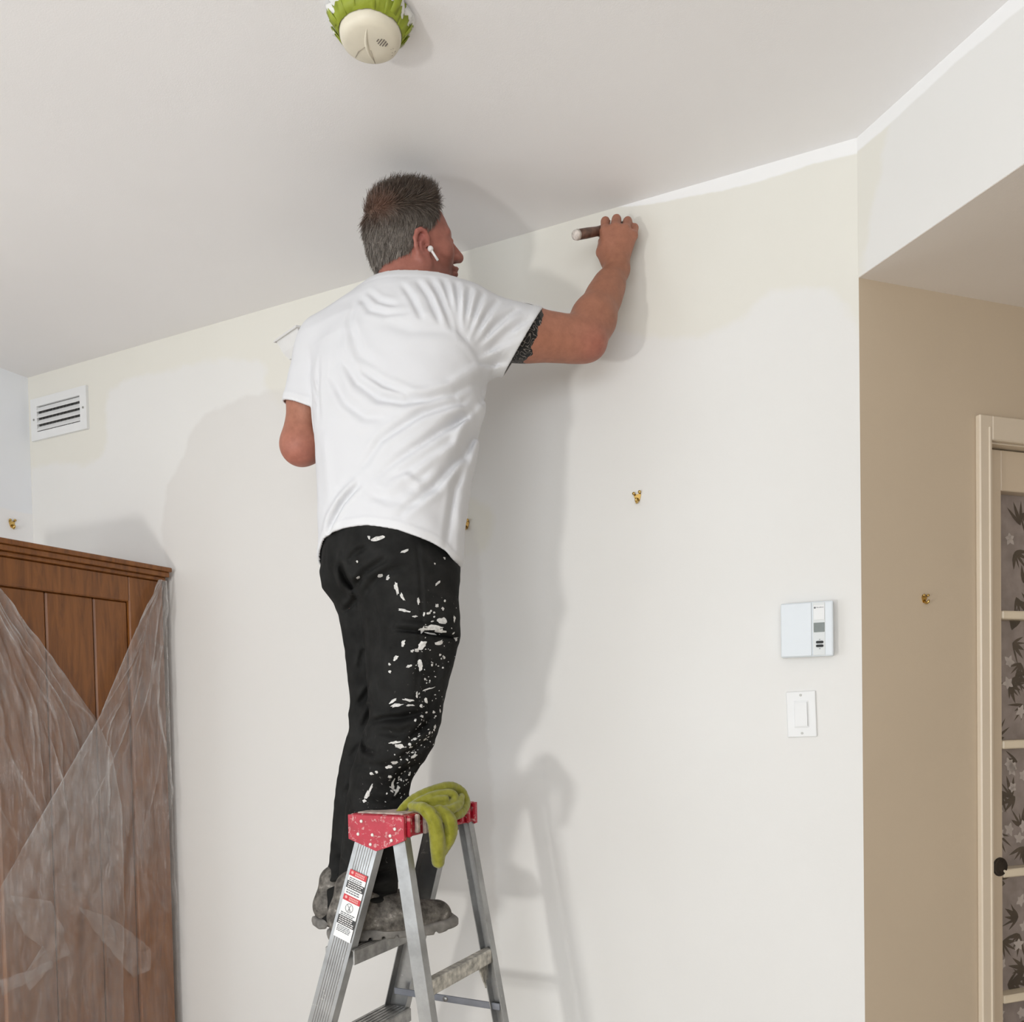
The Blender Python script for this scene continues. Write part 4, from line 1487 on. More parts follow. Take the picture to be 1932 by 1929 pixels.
# right hand: fist round the brush handle, back of the hand to the camera
pd = 2.215
palm0, palm1 = P(1162, 492, pd + .002), P(1162, 440, pd - .008)
KN = [P(1141, 437, pd - .006), P(1161, 431, pd - .012), P(1180, 434, pd - .008), P(1195, 445, pd + .002)]
PI = [P(1142, 418, pd + .014), P(1163, 414, pd + .010), P(1184, 418, pd + .014), P(1197, 430, pd + .020)]
TP = [P(1146, 432, pd + .052), P(1165, 428, pd + .054), P(1184, 432, pd + .055), P(1193, 440, pd + .052)]
TE = [P(1148, 452, pd + .044), P(1166, 450, pd + .044), P(1182, 452, pd + .044), P(1190, 456, pd + .042)]


def sd_arms(p):
    # right arm
    d = rc(p, shR, lerp(shR, elR, .45), 0.058, 0.058)
    d = smin(d, rc(p, lerp(shR, elR, .35), elR, 0.059, 0.050), 0.03)
    tri = lerp(shR, elR, .55) - Zv * 0.010
    d = smin(d, rc(p, lerp(shR, elR, .4) - Zv * .008, lerp(shR, elR, .85) - Zv * .012, 0.052, 0.042), 0.03)
    d = smin(d, ell(p, elR + Vector((.022, -.01, -.018)), (0.026, 0.026, 0.026)), 0.025)
    fo = lerp(elR, wrR, .28)
    d = smin(d, rc(p, elR, fo, 0.048, 0.0525), 0.03)
    d = smin(d, rc(p, fo, lerp(elR, wrR, .72), 0.0525, 0.037), 0.03)
    d = smin(d, rc(p, lerp(elR, wrR, .6), wrR, 0.040, 0.0305), 0.03)
    # hand
    mid = palm1
    d = smin(d, rc(p, wrR, palm0, 0.0295, 0.031), 0.02)
    d = smin(d, ell(p, P(1162, 464, pd + .004), (0.043, 0.028, 0.048)), 0.02)
    for k in range(4):
        r_ = (0.0125, 0.013, 0.0125, 0.011)[k]
        d = smin(d, rc(p, lerp(palm0, KN[k], .15), KN[k], 0.018, r_ + .001), 0.014)
    for k in range(4):
        r_ = (0.0116, 0.0120, 0.0116, 0.0105)[k]
        f_ = chain(p, [KN[k], PI[k], TP[k], TE[k]], [r_ + .0008, r_, r_ * .93, r_ * .84], 0.003)
        d = smin(d, f_, 0.0035)
    th = [P(1146, 494, pd + .008), P(1135, 476, pd + .014), P(1137, 456, pd + .034), P(1148, 441, pd + .056)]
    d = smin(d, chain(p, th, [0.0175, 0.0145, 0.0115, 0.0095], 0.004), 0.009)
    # left arm
    e = rc(p, shL, lerp(shL, elL, .5), 0.048, 0.050)
    e = smin(e, rc(p, lerp(shL, elL, .4), elL, 0.056, 0.045), 0.03)
    e = smin(e, ell(p, elL + Vector((-.004, -.008, -.014)), (0.026, 0.026, 0.024)), 0.03)
    e = smin(e, rc(p, elL, lerp(elL, wrL, .35), 0.044, 0.046), 0.03)
    e = smin(e, rc(p, elL + Vector((.0, 0, -.006)), P(612, 836, 2.24), 0.040, 0.036), 0.03)
    e = smin(e, rc(p, lerp(elL, wrL, .3), wrL, 0.046, 0.028), 0.03)
    hv = (wrL - elL).normalized()
    hc = wrL + hv * 0.055
    e = smin(e, ell(p, hc, (0.040, 0.030, 0.045)), 0.02)
    for k in range(4):
        o_ = hc + Vector((-0.030 + 0.020 * k, 0.02, 0.035))
        e = smin(e, chain(p, [o_, o_ + Vector((0, .02, .030)), o_ + Vector((0, .0, .048)), o_ + Vector((0, -.018, .046))], [0.0105, 0.010, 0.0095, 0.0085], 0.004), 0.006)
    e = smin(e, chain(p, [hc + Vector((-.03, -.01, 0)), hc + Vector((-.045, -.02, .03)), hc + Vector((-.03, -.03, .055))], [0.014, 0.012, 0.010], 0.004), 0.008)
    return np.minimum(d, e)


neckT = hw_(-0.030, 0, -0.040)
neckB = P(772, 575, 2.10)


def sd_core(p):
    """what the clothes hide: neck, trunk and legs"""
    d = rc(p, neckT, lerp(neckT, neckB, .55), 0.060, 0.064)
    d = smin(d, rc(p, hw_(-0.012, -0.038, -0.055), P(800, 560, 2.05), 0.020, 0.024), 0.03)
    d = smin(d, rc(p, lerp(neckT, neckB, .5), neckB, 0.064, 0.085), 0.04)
    ch, be, pe = P(760, 700, 2.12), P(745, 900, 2.12), P(735, 1060, 2.12)
    d = smin(d, rc(p, P(690, 640, 2.15), P(840, 630, 2.09), 0.085, 0.08), 0.06)
    d = smin(d, rc(p, ch, be, 0.115, 0.105), 0.06)
    d = smin(d, rc(p, be, pe, 0.105, 0.105), 0.05)
    for a, b, c, e in ((P(760, 1110, 2.07), P(762, 1380, 2.045), P(697, 1680, 2.06), 0.05), (P(680, 1110, 2.15), P(702, 1380, 2.165), P(645, 1680, 2.17), 0.044)):
        d = smin(d, rc(p, a, b, e + .012, e - .012), 0.04)
        d = smin(d, rc(p, b, c, e - .012, 0.034), 0.02)
    d = smin(d, rc(p, P(690, 640, 2.15), shL, 0.07, 0.05), 0.04)
    d = smin(d, rc(p, P(840, 630, 2.09), shR, 0.07, 0.055), 0.04)
    return d


def sd_body(p):
    q = to_head(p)
    d = np.full(len(p), 1.0, dtype=np.float32)
    near = np.linalg.norm(q, axis=1) < 0.26
    if near.any():
        d[near] = sd_head(q[near]) * HS
    c = sd_core(p)
    d = smin(d, c, 0.022)
    return smin(d, sd_arms(p), 0.03)


v, q = surfnet(sd_body, (-0.78, 1.78, STEP_TOP + .03), (0.45, 2.58, H_CEIL - 0.005), 0.0036)
v = relax(v, q, 1, 0.35)

M_SKIN = bpy.data.materials.new('skin')
_t = NT(M_SKIN)
_t.b.inputs['Roughness'].default_value = 0.5
_t.b.inputs['Specular IOR Level'].default_value = 0.35
_t.b.inputs['Subsurface Weight'].default_value = 0.0
_c = _t.n('ShaderNodeMix', data_type='RGBA', blend_type='MULTIPLY')
_c.inputs[0].default_value = 1.0
_t.l(_t.attr('tone').outputs['Color'], _c.inputs[6])
_t.l(_t.ramp(_t.noise(55, 4, 0.6), [(0.3, (0.86, 0.84, 0.83, 1)), (0.7, (1.08, 1.08, 1.08, 1))]), _c.inputs[7])
# tattoo: dark band round the upper arm with pale scrolls
_ta = _t.attr('tattoo_t').outputs['Fac']
_wv = _t.n('ShaderNodeTexWave', wave_type='RINGS', rings_direction='SPHERICAL')
_wv.inputs['Scale'].default_value = 9.0; _wv.inputs['Distortion'].default_value = 14.0; _wv.inputs['Detail'].default_value = 0.0; _wv.inputs['Detail Scale'].default_value = 2.4
_mp = _t.n('ShaderNodeMapping')
_mp.inputs['Location'].default_value = tuple(-x for x in lerp(shR, elR, 0.5))
_mp.inputs['Scale'].default_value = (3.2, 3.2, 3.2)
_t.l(_t.coord(), _mp.inputs['Vector']); _t.l(_mp.outputs[0], _wv.inputs['Vector'])
_ink = _t.ramp(_wv.outputs['Fac'], [(0.0, (0.010, 0.010, 0.010, 1)), (0.88, (0.012, 0.012, 0.012, 1)), (0.97, (0.22, 0.19, 0.17, 1))])
_eg = _t.math('ADD', _ta, _t.math('MULTIPLY', _t.math('SUBTRACT', _t.noise(38, 1), 0.5), 0.030))
_gt = _t.math('LESS_THAN', _eg, 0.0)
_t.l(_t.mix(_gt, _c.outputs[2], _ink), _t.b.inputs['Base Color'])
_t.bump(_t.noise(180, 3), 0.15, 0.0015)
bodyo = np_mesh('body', v, q, M_SKIN)
bodyo.parent = man; bodyo.matrix_parent_inverse = man_inv
hq = to_head(v)
isH = (np.linalg.norm(hq, axis=1) < 0.19)
tone = np.tile(np.array([[0.385, 0.165, 0.105]], dtype=np.float32), (len(v), 1))
headtone = np.array([0.35, 0.135, 0.10], dtype=np.float32)
wH = np.clip((0.20 - np.linalg.norm(hq, axis=1)) / 0.05, 0, 1)[:, None]
tone = tone * (1 - wH) + headtone * wH
ear = np.exp(-((hq[:, 0] + 0.006) ** 2 / 0.0006 + (hq[:, 2]) ** 2 / 0.0016 + (np.abs(hq[:, 1]) - 0.084) ** 2 / 0.0002))[:, None]
tone = tone * (1 - ear * .6) + np.array([0.47, 0.15, 0.13]) * ear * .6
stub = np.clip(1 - np.abs(hq[:, 0] - 0.075) / 0.05, 0, 1) * np.clip((-hq[:, 2] - 0.03) / 0.03, 0, 1) * isH
tone *= (1 - 0.45 * stub)[:, None]
for c_, r_, s_ in ((elR + Vector((.03, -.03, -.03)), 0.05, 0.5), (elL + Vector((0, -.02, -.03)), 0.06, 0.5)):
    w_ = np.exp(-np.sum((v - V3(c_)) ** 2, 1) / r_ ** 2)[:, None] * s_
    tone = tone * (1 - w_) + np.array([0.40, 0.125, 0.105]) * w_
fa = np.exp(-rc(v, lerp(elR, wrR, .15), lerp(elR, wrR, .9), 0.0, 0.0).clip(0) ** 2 / 0.004)[:, None] * 0.55
tone = tone * (1 - fa) + np.array([0.25, 0.108, 0.055]) * fa
add_attr(bodyo, 'tone', tone)
axd = V3((elR - shR).normalized())
ta = (v - V3(shR)) @ axd
armn = rc(v, shR, elR, 0.0, 0.0) < 0.09
hem_t = float(V3(P(992, 640, 2.08) - shR) @ axd)
zrel = (v[:, 2] - shR.z)
tat = np.where(armn, ta - hem_t - 0.022 - zrel * 0.30, 1.0)
add_attr(bodyo, 'tattoo_t', tat)

# --- t-shirt
torso = [row(*k) for k in [
    (1085, 596, 872, 2.10, .140, 45), (1040, 597, 874, 2.10, .140, 44), (1000, 597, 876, 2.10, .138, 42), (950, 596, 883, 2.10, .136, 38), (900, 595, 891, 2.10, .136, 34), (850, 593, 899, 2.10, .138, 30), (800, 590, 908, 2.10, .140, 27),
    (750, 587, 916, 2.10, .142, 25), (700, 585, 922, 2.10, .142, 24), (650, 590, 915, 2.10, .135, 24), (610, 608, 898, 2.10, .120, 24), (575, 640, 878, 2.10, .098, 24), (545, 680, 858, 2.105, .078, 24), (522, 706, 838, 2.11, .062, 24)]]
shirt_lines = [
    ([(640, 667), (674, 722), (718, 760), (764, 772), (811, 769), (858, 754), (904, 713), (932, 688)], -0.0095, 0.0096),
    ([(612, 690), (650, 755), (690, 790), (728, 799)], -0.0074, 0.0106),
    ([(680, 700), (730, 738), (788, 766)], -0.0064, 0.0074),
    ([(928, 696), (872, 766), (800, 795), (722, 840), (684, 886)], -0.0087, 0.0096),
    ([(925, 706), (880, 790), (805, 848), (722, 902)], -0.0087, 0.0096),
    ([(905, 775), (872, 860), (822, 930), (758, 985)], -0.0074, 0.0096),
    ([(900, 760), (860, 850), (790, 905), (735, 940)], 0.0052, 0.0106),
    ([(892, 840), (858, 925), (842, 1040)], -0.0039, 0.0064),
    ([(880, 900), (868, 980), (862, 1050)], 0.0043, 0.0085),
    ([(680, 915), (642, 944), (618, 975), (606, 1000)], -0.0085, 0.0068), ([(672, 905), (634, 932), (606, 962), (592, 990)], 0.0074, 0.0085),
    ([(735, 925), (770, 912), (800, 930)], 0.0039, 0.0085), ([(700, 945), (760, 950), (830, 930)], -0.0035, 0.0106), ([(690, 925), (740, 960), (800, 965)], -0.0031, 0.0096),
    ([(760, 540), (780, 575), (800, 620)], -0.0056, 0.0064), ([(788, 534), (812, 575), (832, 625)], -0.0064, 0.0064), ([(814, 532), (836, 580), (858, 640)], -0.0070, 0.0069),
    ([(838, 534), (852, 585), (868, 645)], -0.0070, 0.0064), ([(862, 536), (866, 590), (872, 648)], -0.0074, 0.0064), ([(888, 545), (882, 600), (876, 652)], -0.0074, 0.0064), ([(912, 552), (896, 605), (880, 656)], -0.0074, 0.0064),
    ([(940, 562), (912, 612), (886, 660)], -0.0064, 0.0064), ([(975, 575), (930, 622), (892, 664)], -0.0070, 0.0069), ([(1005, 590), (950, 632), (896, 668)], -0.0064, 0.0069), ([(985, 625), (940, 648), (900, 674)], -0.0052, 0.0064), ([(960, 665), (930, 672), (905, 684)], -0.0052, 0.0064),
    ([(676, 548), (698, 585), (730, 600), (770, 606)], -0.0056, 0.0074), ([(690, 540), (716, 570), (752, 588)], -0.0043, 0.0064), ([(664, 556), (655, 600), (668, 640)], -0.0039, 0.0085),
    ([(636, 610), (628, 680), (645, 740)], -0.0039, 0.0117), ([(660, 620), (680, 670), (715, 700)], -0.0039, 0.0106), ([(720, 610), (780, 640), (850, 640)], -0.0039, 0.0127),
    ([(598, 800), (606, 870), (612, 940)], 0.0031, 0.0127), ([(560, 668), (572, 700), (584, 730)], -0.0043, 0.0053), ([(556, 690), (566, 718), (580, 742)], -0.0039, 0.0053), ([(588, 650), (586, 720), (590, 772)], -0.0035, 0.0055)]
shirt_fold = FoldMap(shirt_lines, 1.985, 500, 1060, 500, 1100)
slR = P(985, 627, 2.085)
slR_top, slR_bot = P(1022, 586, 2.08), P(958, 696, 2.06)
hem_dir = (slR_bot - slR_top).normalized()
nR = (elR - shR).normalized()
nR = (nR - hem_dir * nR.dot(hem_dir)); nR.y = 0.14; nR.normalize()
slL_top, slL_bot = P(541, 762, 2.20), P(592, 777, 2.18)
hdL = (slL_bot - slL_top).normalized()
nL = (elL - shL).normalized()
nL = (nL - hdL * nL.dot(hdL)).normalized()
hemA, hemB, hemC = P(597, 1012, 2.04), P(660, 1001, 1.97), P(864, 1062, 2.08)


def hem_z(p):
    """height of the bottom hem: lifted at the back, lower towards the front"""
    x = p[:, 0]
    xs = np.array([P(x_, y_, 2.02).x for x_, y_ in ((585, 1016), (610, 1005), (650, 1000), (700, 1003), (760, 1017), (820, 1038), (845, 1050), (858, 1064), (872, 1074))])
    zs = np.array([P(x_, y_, 2.02).z for x_, y_ in ((585, 1016), (610, 1005), (650, 1000), (700, 1003), (760, 1017), (820, 1038), (845, 1050), (858, 1064), (872, 1074))])
    zb = np.interp(x, xs, zs)
    back = np.clip((p[:, 1] - 2.08 - MAN_D) / 0.12, 0, 1)
    return zb - back * 0.045


def shirt_solid(p):
    d = loft(p, torso, 2.35, 0.03)
    # shoulders
    d = smin(d, rc(p, P(760, 585, 2.07), P(872, 602, 2.05), 0.070, 0.075), 0.05)
    d = smin(d, rc(p, P(745, 590, 2.10), P(615, 640, 2.17), 0.070, 0.062), 0.05)
    # sleeves
    sr = smin(rc(p, shR, slR + nR * 0.05, 0.080, 0.080), rc(p, shR - Zv * .016, slR + nR * 0.05 - Zv * .020, 0.074, 0.074), 0.02)
    d = smin(d, sr, 0.035)
    sl = rc(p, shL + Vector((.005, 0, .0)), lerp(shL, elL, .75), 0.064, 0.066)
    d = smin(d, sl, 0.022)
    near = np.clip((2.10 + MAN_D + (p[:, 0] + 0.25) * -0.05 - p[:, 1]) / 0.04, 0, 1)
    d = d - near * shirt_fold(p) - 0.0014 * wave(p, 55, 21) - 0.0008 * wave(p, 130, 22)
    return d


def shirt_cuts(p):
    c1 = hem_z(p) - p[:, 2]
    c2 = np.where(rc(p, shR, elR, 0, 0) < 0.16, (p - V3(slR_top)) @ V3(nR), -1)
    c3 = np.where((rc(p, shL, elL, 0, 0) < 0.10) & (loft(p, torso, 2.35, 0.03) > 0.004), (p - V3(slL_top)) @ V3(nL), -1)
    nk = rc(p, neckT, neckB, 0, 0)
    # neckline: a tilted ring round the neck
    ring_c, ring_n = P(775, 543, 2.09), Vector((0.16, 0.02, 0.98)).normalized()
    c4 = np.maximum((V3(ring_c) - p) @ V3(ring_n), nk - 0.088)
    c4 = -c4 - 0.0
    return np.maximum(np.maximum(c1, c2), np.maximum(c3, np.where(nk < 0.16, np.minimum((p - V3(ring_c)) @ V3(ring_n), 0.5), -1)))


def sd_shirt(p):
    c = shirt_cuts(p)
    return np.maximum(shirt_solid(p) - 0.0016 * np.clip((c + 0.0235) / 0.003, 0, 1), c)


v, q = surfnet(sd_shirt, (-0.74, 1.80, 1.50), (0.20, 2.46, 2.56), 0.0038)
c_ = v[q].mean(1)
keep = shirt_solid(c_.astype(np.float32)) > -0.0040
q = q[keep]
used = np.unique(q)
rm = np.full(len(v), -1); rm[used] = np.arange(len(used))
v, q = v[used], rm[q]
v = relax(v, q, 1, 0.3)
M_SHIRT = bpy.data.materials.new('white_cotton')
_t = NT(M_SHIRT)
_t.b.inputs['Roughness'].default_value = 0.9
_t.b.inputs['Specular IOR Level'].default_value = 0.15
_t.l(_t.mix(_t.attr('hem').outputs['Fac'], (0.69, 0.695, 0.715, 1), (0.72, 0.725, 0.74, 1)), _t.b.inputs['Base Color'])
_t.bump(_t.noise(600, 2), 0.12, 0.0008)
shirt = np_mesh('t_shirt', v, q, M_SHIRT)
shirt.parent = man; shirt.matrix_parent_inverse = man_inv
cut = shirt_cuts(v)
add_attr(shirt, 'hem', (cut > -0.018).astype(np.float32))
md = shirt.modifiers.new('cloth', 'SOLIDIFY'); md.thickness = 0.0025; md.offset = -1.0


# --- hair
def scalp_weight(q):
    """1 where hair grows (head frame)"""
    x, y, z = q[:, 0], np.abs(q[:, 1]), q[:, 2]
    front = 0.068 - 0.35 * np.clip(0.09 - z, 0, .2)             # hairline recedes towards the temples
    w = np.clip((front - x) / 0.012, 0, 1)
    low = np.interp(x, [-0.12, -0.06, -0.034, -0.014, 0.010, 0.022, 0.034, 0.046, 0.06], [-0.066, -0.064, -0.056, 0.016, 0.020, 0.010, 0.022, 0.040, 0.065])
    return w * np.clip((z - low) / 0.010, 0, 1)


def hair_thick(q):
    x, z = q[:, 0], q[:, 2]
    top = np.clip((z - 0.02) / 0.09, 0, 1)
    return 0.004 + 0.006 * top + 0.009 * top * np.clip((x + 0.01) / 0.06, 0, 1)


def sd_hair(p):
    q = to_head(p)
    w = scalp_weight(q)
    d = (smin(sd_skull(q), ell(q, (-0.048, 0, -0.012), (0.060, 0.062, 0.070)), 0.03) - hair_thick(q) * w) * HS
    nz = 0.0016 * wave(q, 160, 31) + 0.0012 * wave(q, 300, 32)
    return np.maximum(d - nz * w, (0.5 - w) * 0.02)


lo_, hi_ = hd - Vector((.18, .18, .16)), hd + Vector((.18, .18, .20))
v, q = surfnet(sd_hair, lo_, hi_, 0.003)
v = relax(v, q, 1, 0.4)
M_HAIR = bpy.data.materials.new('hair')
_t = NT(M_HAIR)
_t.b.inputs['Roughness'].default_value = 0.55
_t.l(_t.attr('shade').outputs['Color'], _t.b.inputs['Base Color'])
hair = np_mesh('hair', v, q, M_HAIR)
hair.parent = man; hair.matrix_parent_inverse = man_inv


def hair_col(q, n):
    z = q[:, 2]; x = q[:, 0]
    grey = np.clip((0.075 - z) / 0.05, 0, 1) * 0.85 + 0.05
    dark = np.array([0.060, 0.040, 0.027]); gr = np.array([0.27, 0.24, 0.21]); low = np.array([0.055, 0.043, 0.035])
    g = (grey * (0.35 + 0.9 * n))[:, None].clip(0, 1)
    c = dark * (0.6 + 0.9 * n[:, None]) * (1 - g) + gr * (0.5 + 0.7 * n[:, None]) * g
    nape = (np.clip((-0.035 - z) / 0.03, 0, 1) * 0.65)[:, None]
    c = c * (1 - nape) + low * nape
    thin = np.exp(-((x + 0.085) ** 2 / 0.0007 + (z - 0.078) ** 2 / 0.0007))[:, None] * 0.6     # thin spot at the crown
    return c * (1 - thin) + np.array([0.24, 0.12, 0.08]) * thin


hqv = to_head(v)
add_attr(hair, 'shade', hair_col(hqv, rng.random(len(v)) * 0.5 + 0.2))
# strands over the cap
fc = v[q].mean(1); e1 = v[q[:, 1]] - v[q[:, 0]]; e2 = v[q[:, 3]] - v[q[:, 0]]
fn = np.cross(e1, e2); ar_ = np.linalg.norm(fn, axis=1); fn /= np.maximum(ar_, 1e-9)[:, None]
hqf = to_head(fc.astype(np.float32))
outw = (((fc - V3(hd)) * fn).sum(1) > 0) & (scalp_weight(hqf) > 0.45)
idx = np.nonzero(outw)[0]
NS = 19000
pick = rng.choice(idx, NS, p=ar_[idx] / ar_[idx].sum())
base = fc[pick] + rng.normal(0, 0.0012, (NS, 3))
nrm = fn[pick]
hb = hqf[pick]
topw = np.clip((hb[:, 2] - 0.03) / 0.08, 0, 1)
fwd_ = V3(hf); upv = V3(hu)
flow = -upv * (1 - topw)[:, None] + (fwd_ * 0.25 + upv * 0.5) * topw[:, None] - fwd_ * (0.45 * (1 - topw))[:, None]
flow = flow + fwd_ * (1.6 * topw * (1 - topw))[:, None]
flow = flow - nrm * (flow * nrm).sum(1)[:, None]
flow /= np.linalg.norm(flow, axis=1)[:, None] + 1e-6
lift = (0.30 + 0.9 * topw)[:, None]
dirv = flow + nrm * lift + rng.normal(0, 0.22, (NS, 3)) + (rng.normal(0, 0.35, (NS, 3)) * topw[:, None])
dirv /= np.linalg.norm(dirv, axis=1)[:, None]
ln_ = (0.008 + 0.009 * rng.random(NS) + 0.013 * topw * rng.random(NS))[:, None]
side = np.cross(dirv, rng.normal(size=(NS, 3))); side /= np.linalg.norm(side, axis=1)[:, None]
wd = 0.00042
p0 = base - nrm * 0.001
p1 = p0 + dirv * ln_ * 0.55
p2 = p0 + (dirv * 1.0 + flow * 0.25) * ln_
sv = np.stack([p0 - side * wd, p0 + side * wd, p1 + side * wd, p1 - side * wd, p2 + side * wd * .4, p2 - side * wd * .4], 1).reshape(-1, 3)
b_ = np.arange(NS)[:, None] * 6
sf = np.concatenate([b_ + np.array([[0, 1, 2, 3]]), b_ + np.array([[3, 2, 4, 5]])])
strands = np_mesh('hair_strands', sv, sf, M_HAIR)
strands.parent = hair
strands['kind'] = 'stuff'
add_attr(strands, 'shade', np.repeat(hair_col(hb, rng.random(NS)), 6, axis=0))

# --- shoes
M_SHOE = bpy.data.materials.new('painted_shoe')
_t = NT(M_SHOE)
_t.b.inputs['Roughness'].default_value = 0.75
_s1 = _t.ramp(_t.noise(45, 5, 0.65), [(0.35, (0.045, 0.040, 0.034, 1)), (0.60, (0.17, 0.155, 0.135, 1)), (0.75, (0.46, 0.43, 0.39, 1))])
_t.l(_s1, _t.b.inputs['Base Color'])
_t.bump(_t.noise(90, 4), 0.5, 0.004)
M_SOLE = mat('shoe_sole', (0.20, 0.19, 0.175, 1), 0.7, vary=0.35, scale=40, bump=0.3, bscale=90)


def shoe(heel, toe, name):
    heel, toe = Vector(heel), Vector(toe)
    ax_ = (toe - heel); L = ax_.length; ax_.normalize()
    sd_ = Zv.cross(ax_).normalized()
    R3 = np.array([[ax_.x, sd_.x, 0], [ax_.y, sd_.y, 0], [ax_.z, sd_.z, 1]], dtype=np.float32)
    o = V3(heel)
    s_ = L / 0.30

    def upper(p):
        q = ((p - o) @ R3) / s_
        d = rc(q, (0.040, 0, 0.050), (0.150, 0, 0.046), 0.036, 0.042)
        d = smin(d, rc(q, (0.150, 0, 0.040), (0.250, 0.004, 0.034), 0.042, 0.038), 0.03)
        d = smin(d, rc(q, (0.045, 0, 0.060), (0.060, 0, 0.115), 0.036, 0.042), 0.03)
        d = smin(d, rc(q, (0.075, 0, 0.080), (0.150, 0, 0.060), 0.038, 0.030), 0.02)
        for k in range(4):                             # laces
            x = 0.105 + 0.020 * k
            z = 0.108 - 0.011 * k
            d = smin(d, rc(q, (x, -0.024, z - 0.010), (x + 0.006, 0.024, z - 0.010), 0.0045, 0.0045), 0.003)
        d = smax(d, 0.018 - q[:, 2], 0.004)
        d = d - 0.0010 * wave(q, 90, 5)
        return d * s_

    def sole(p):
        q = ((p - o) @ R3) / s_
        w = np.interp(q[:, 0], [-0.02, 0.02, 0.07, 0.14, 0.21, 0.26, 0.30, 0.31], [0.020, 0.034, 0.036, 0.038, 0.046, 0.044, 0.028, 0.010]).astype(np.float32)
        d2 = np.maximum(np.abs(q[:, 1] - 0.002) - w, np.maximum(0.002 - q[:, 0], q[:, 0] - 0.297))
        zc = np.maximum(q[:, 2] - 0.026 - 0.010 * np.clip((q[:, 0] - .22) / .08, 0, 1), 0.0 + 0.012 * np.clip((q[:, 0] - .24) / .06, 0, 1) - q[:, 2])
        d = smax(d2, zc, 0.008)
        g = np.minimum(np.mod(q[:, 0], 0.03), 0.03 - np.mod(q[:, 0], 0.03))
        return np.where((q[:, 2] < 0.008), np.maximum(d, 0.004 - g), d) * s_
    lo = np.minimum(V3(heel), V3(toe)) - np.array([.07, .07, .01]); hi = np.maximum(V3(heel), V3(toe)) + np.array([.07, .07, .17])
    e = empty(name, heel); e.parent = man; e.matrix_parent_inverse = man_inv
    ei = Matrix.Translation(-heel)
    for nm, fn_, mm in (('upper', upper, M_SHOE), ('sole', sole, M_SOLE)):
        vv, qq = surfnet(fn_, lo, hi, 0.0034)
        vv = relax(vv, qq, 1, 0.4)
        ob = np_mesh(nm, vv, qq, mm)
        ob.parent = e; ob.matrix_parent_inverse = Matrix.Translation(-heel)
    return e


def floor_pt(px, py):
    q = on_plane(px, py, Vector((0, 0, STEP_TOP)), Zv)
    return q


hr, tr_ = floor_pt(618, 1779), floor_pt(862, 1752)
shoe((hr.x, hr.y, STEP_TOP), (tr_.x, tr_.y, STEP_TOP), 'shoe')
hl_ = floor_pt(592, 1752)
shoe((hl_.x, hl_.y, STEP_TOP), (hl_.x + 0.26, hl_.y + 0.145, STEP_TOP), 'shoe')

# ================================================================== what he holds and wears
# earbud
M_BUD = mat('earbud_white', (0.82, 0.80, 0.79, 1), 0.25)
eb0, eb1 = hw_(0.013, -0.079, -0.027), hw_(0.025, -0.086, -0.055)
eb = tag(empty('earbud', eb0), 'small white wireless earbud in the ear', 'earbud')
bm = bmesh.new()
bm_tube(bm, [Vector((0, 0, 0)), (eb1 - eb0) * 0.5, eb1 - eb0], [0.0034, 0.0030, 0.0030], 12)
obj('stem', bm, M_BUD, eb, True)
bm = bmesh.new()
bmesh.ops.create_uvsphere(bm, u_segments=16, v_segments=10, radius=0.0072)
obj('speaker_bud', bm, M_BUD, eb, True)

# paint brush
b0, b1 = P(1084, 444, 2.165), P(1196, 425, 2.315)
br = tag(empty('paint_brush', b0), 'paint brush with a brown wooden handle in the raised hand', 'paint brush')
bd = (b1 - b0).normalized()
rel = lambda t_: bd * t_
M_WOOD = mat('brush_wood', (0.13, 0.065, 0.045, 1), 0.4, vary=0.5, scale=70)
tube('handle', [rel(0.004), rel(0.010), rel(0.05), rel(0.09), rel(0.125)], [0.0095, 0.0125, 0.0128, 0.0115, 0.014], M_WOOD, br, 16)
tube('paint_dipped_end', [rel(-0.001), rel(0.002), rel(0.0125)], [0.006, 0.0115, 0.0132], mat('white_paint_drip', (0.66, 0.60, 0.55, 1), 0.4, vary=0.3, scale=120), br, 16)
hx = bd.cross(Zv).normalized(); hz = hx.cross(bd).normalized()
FM = frame(Vector((0, 0, 0)), bd, hx, hz)
box('ferrule', (0.122, -0.026, -0.010), (0.160, 0.026, 0.010), mat('ferrule_metal', (0.55, 0.52, 0.48, 1), 0.3, 0.9), br, 0.004, 2, FM)
LB_ = (b1 - b0).length
bm = bmesh.new()
rr = random.Random(9)
for k in range(140):
    y, z = rr.uniform(-0.024, 0.024), rr.uniform(-0.008, 0.008)
    bm_tube(bm, [FM @ Vector((0.158, y, z)), FM @ Vector((0.180, y * 1.02, z * .8)), FM @ Vector((LB_ - 0.012 + rr.uniform(-.003, .003), y * .95, z * .2))], [0.0012, 0.0011, 0.0006], 4)
bs = obj('bristles', bm, mat('bristle', (0.62, 0.58, 0.52, 1), 0.6, vary=0.2), br)
bs['kind'] = 'stuff'

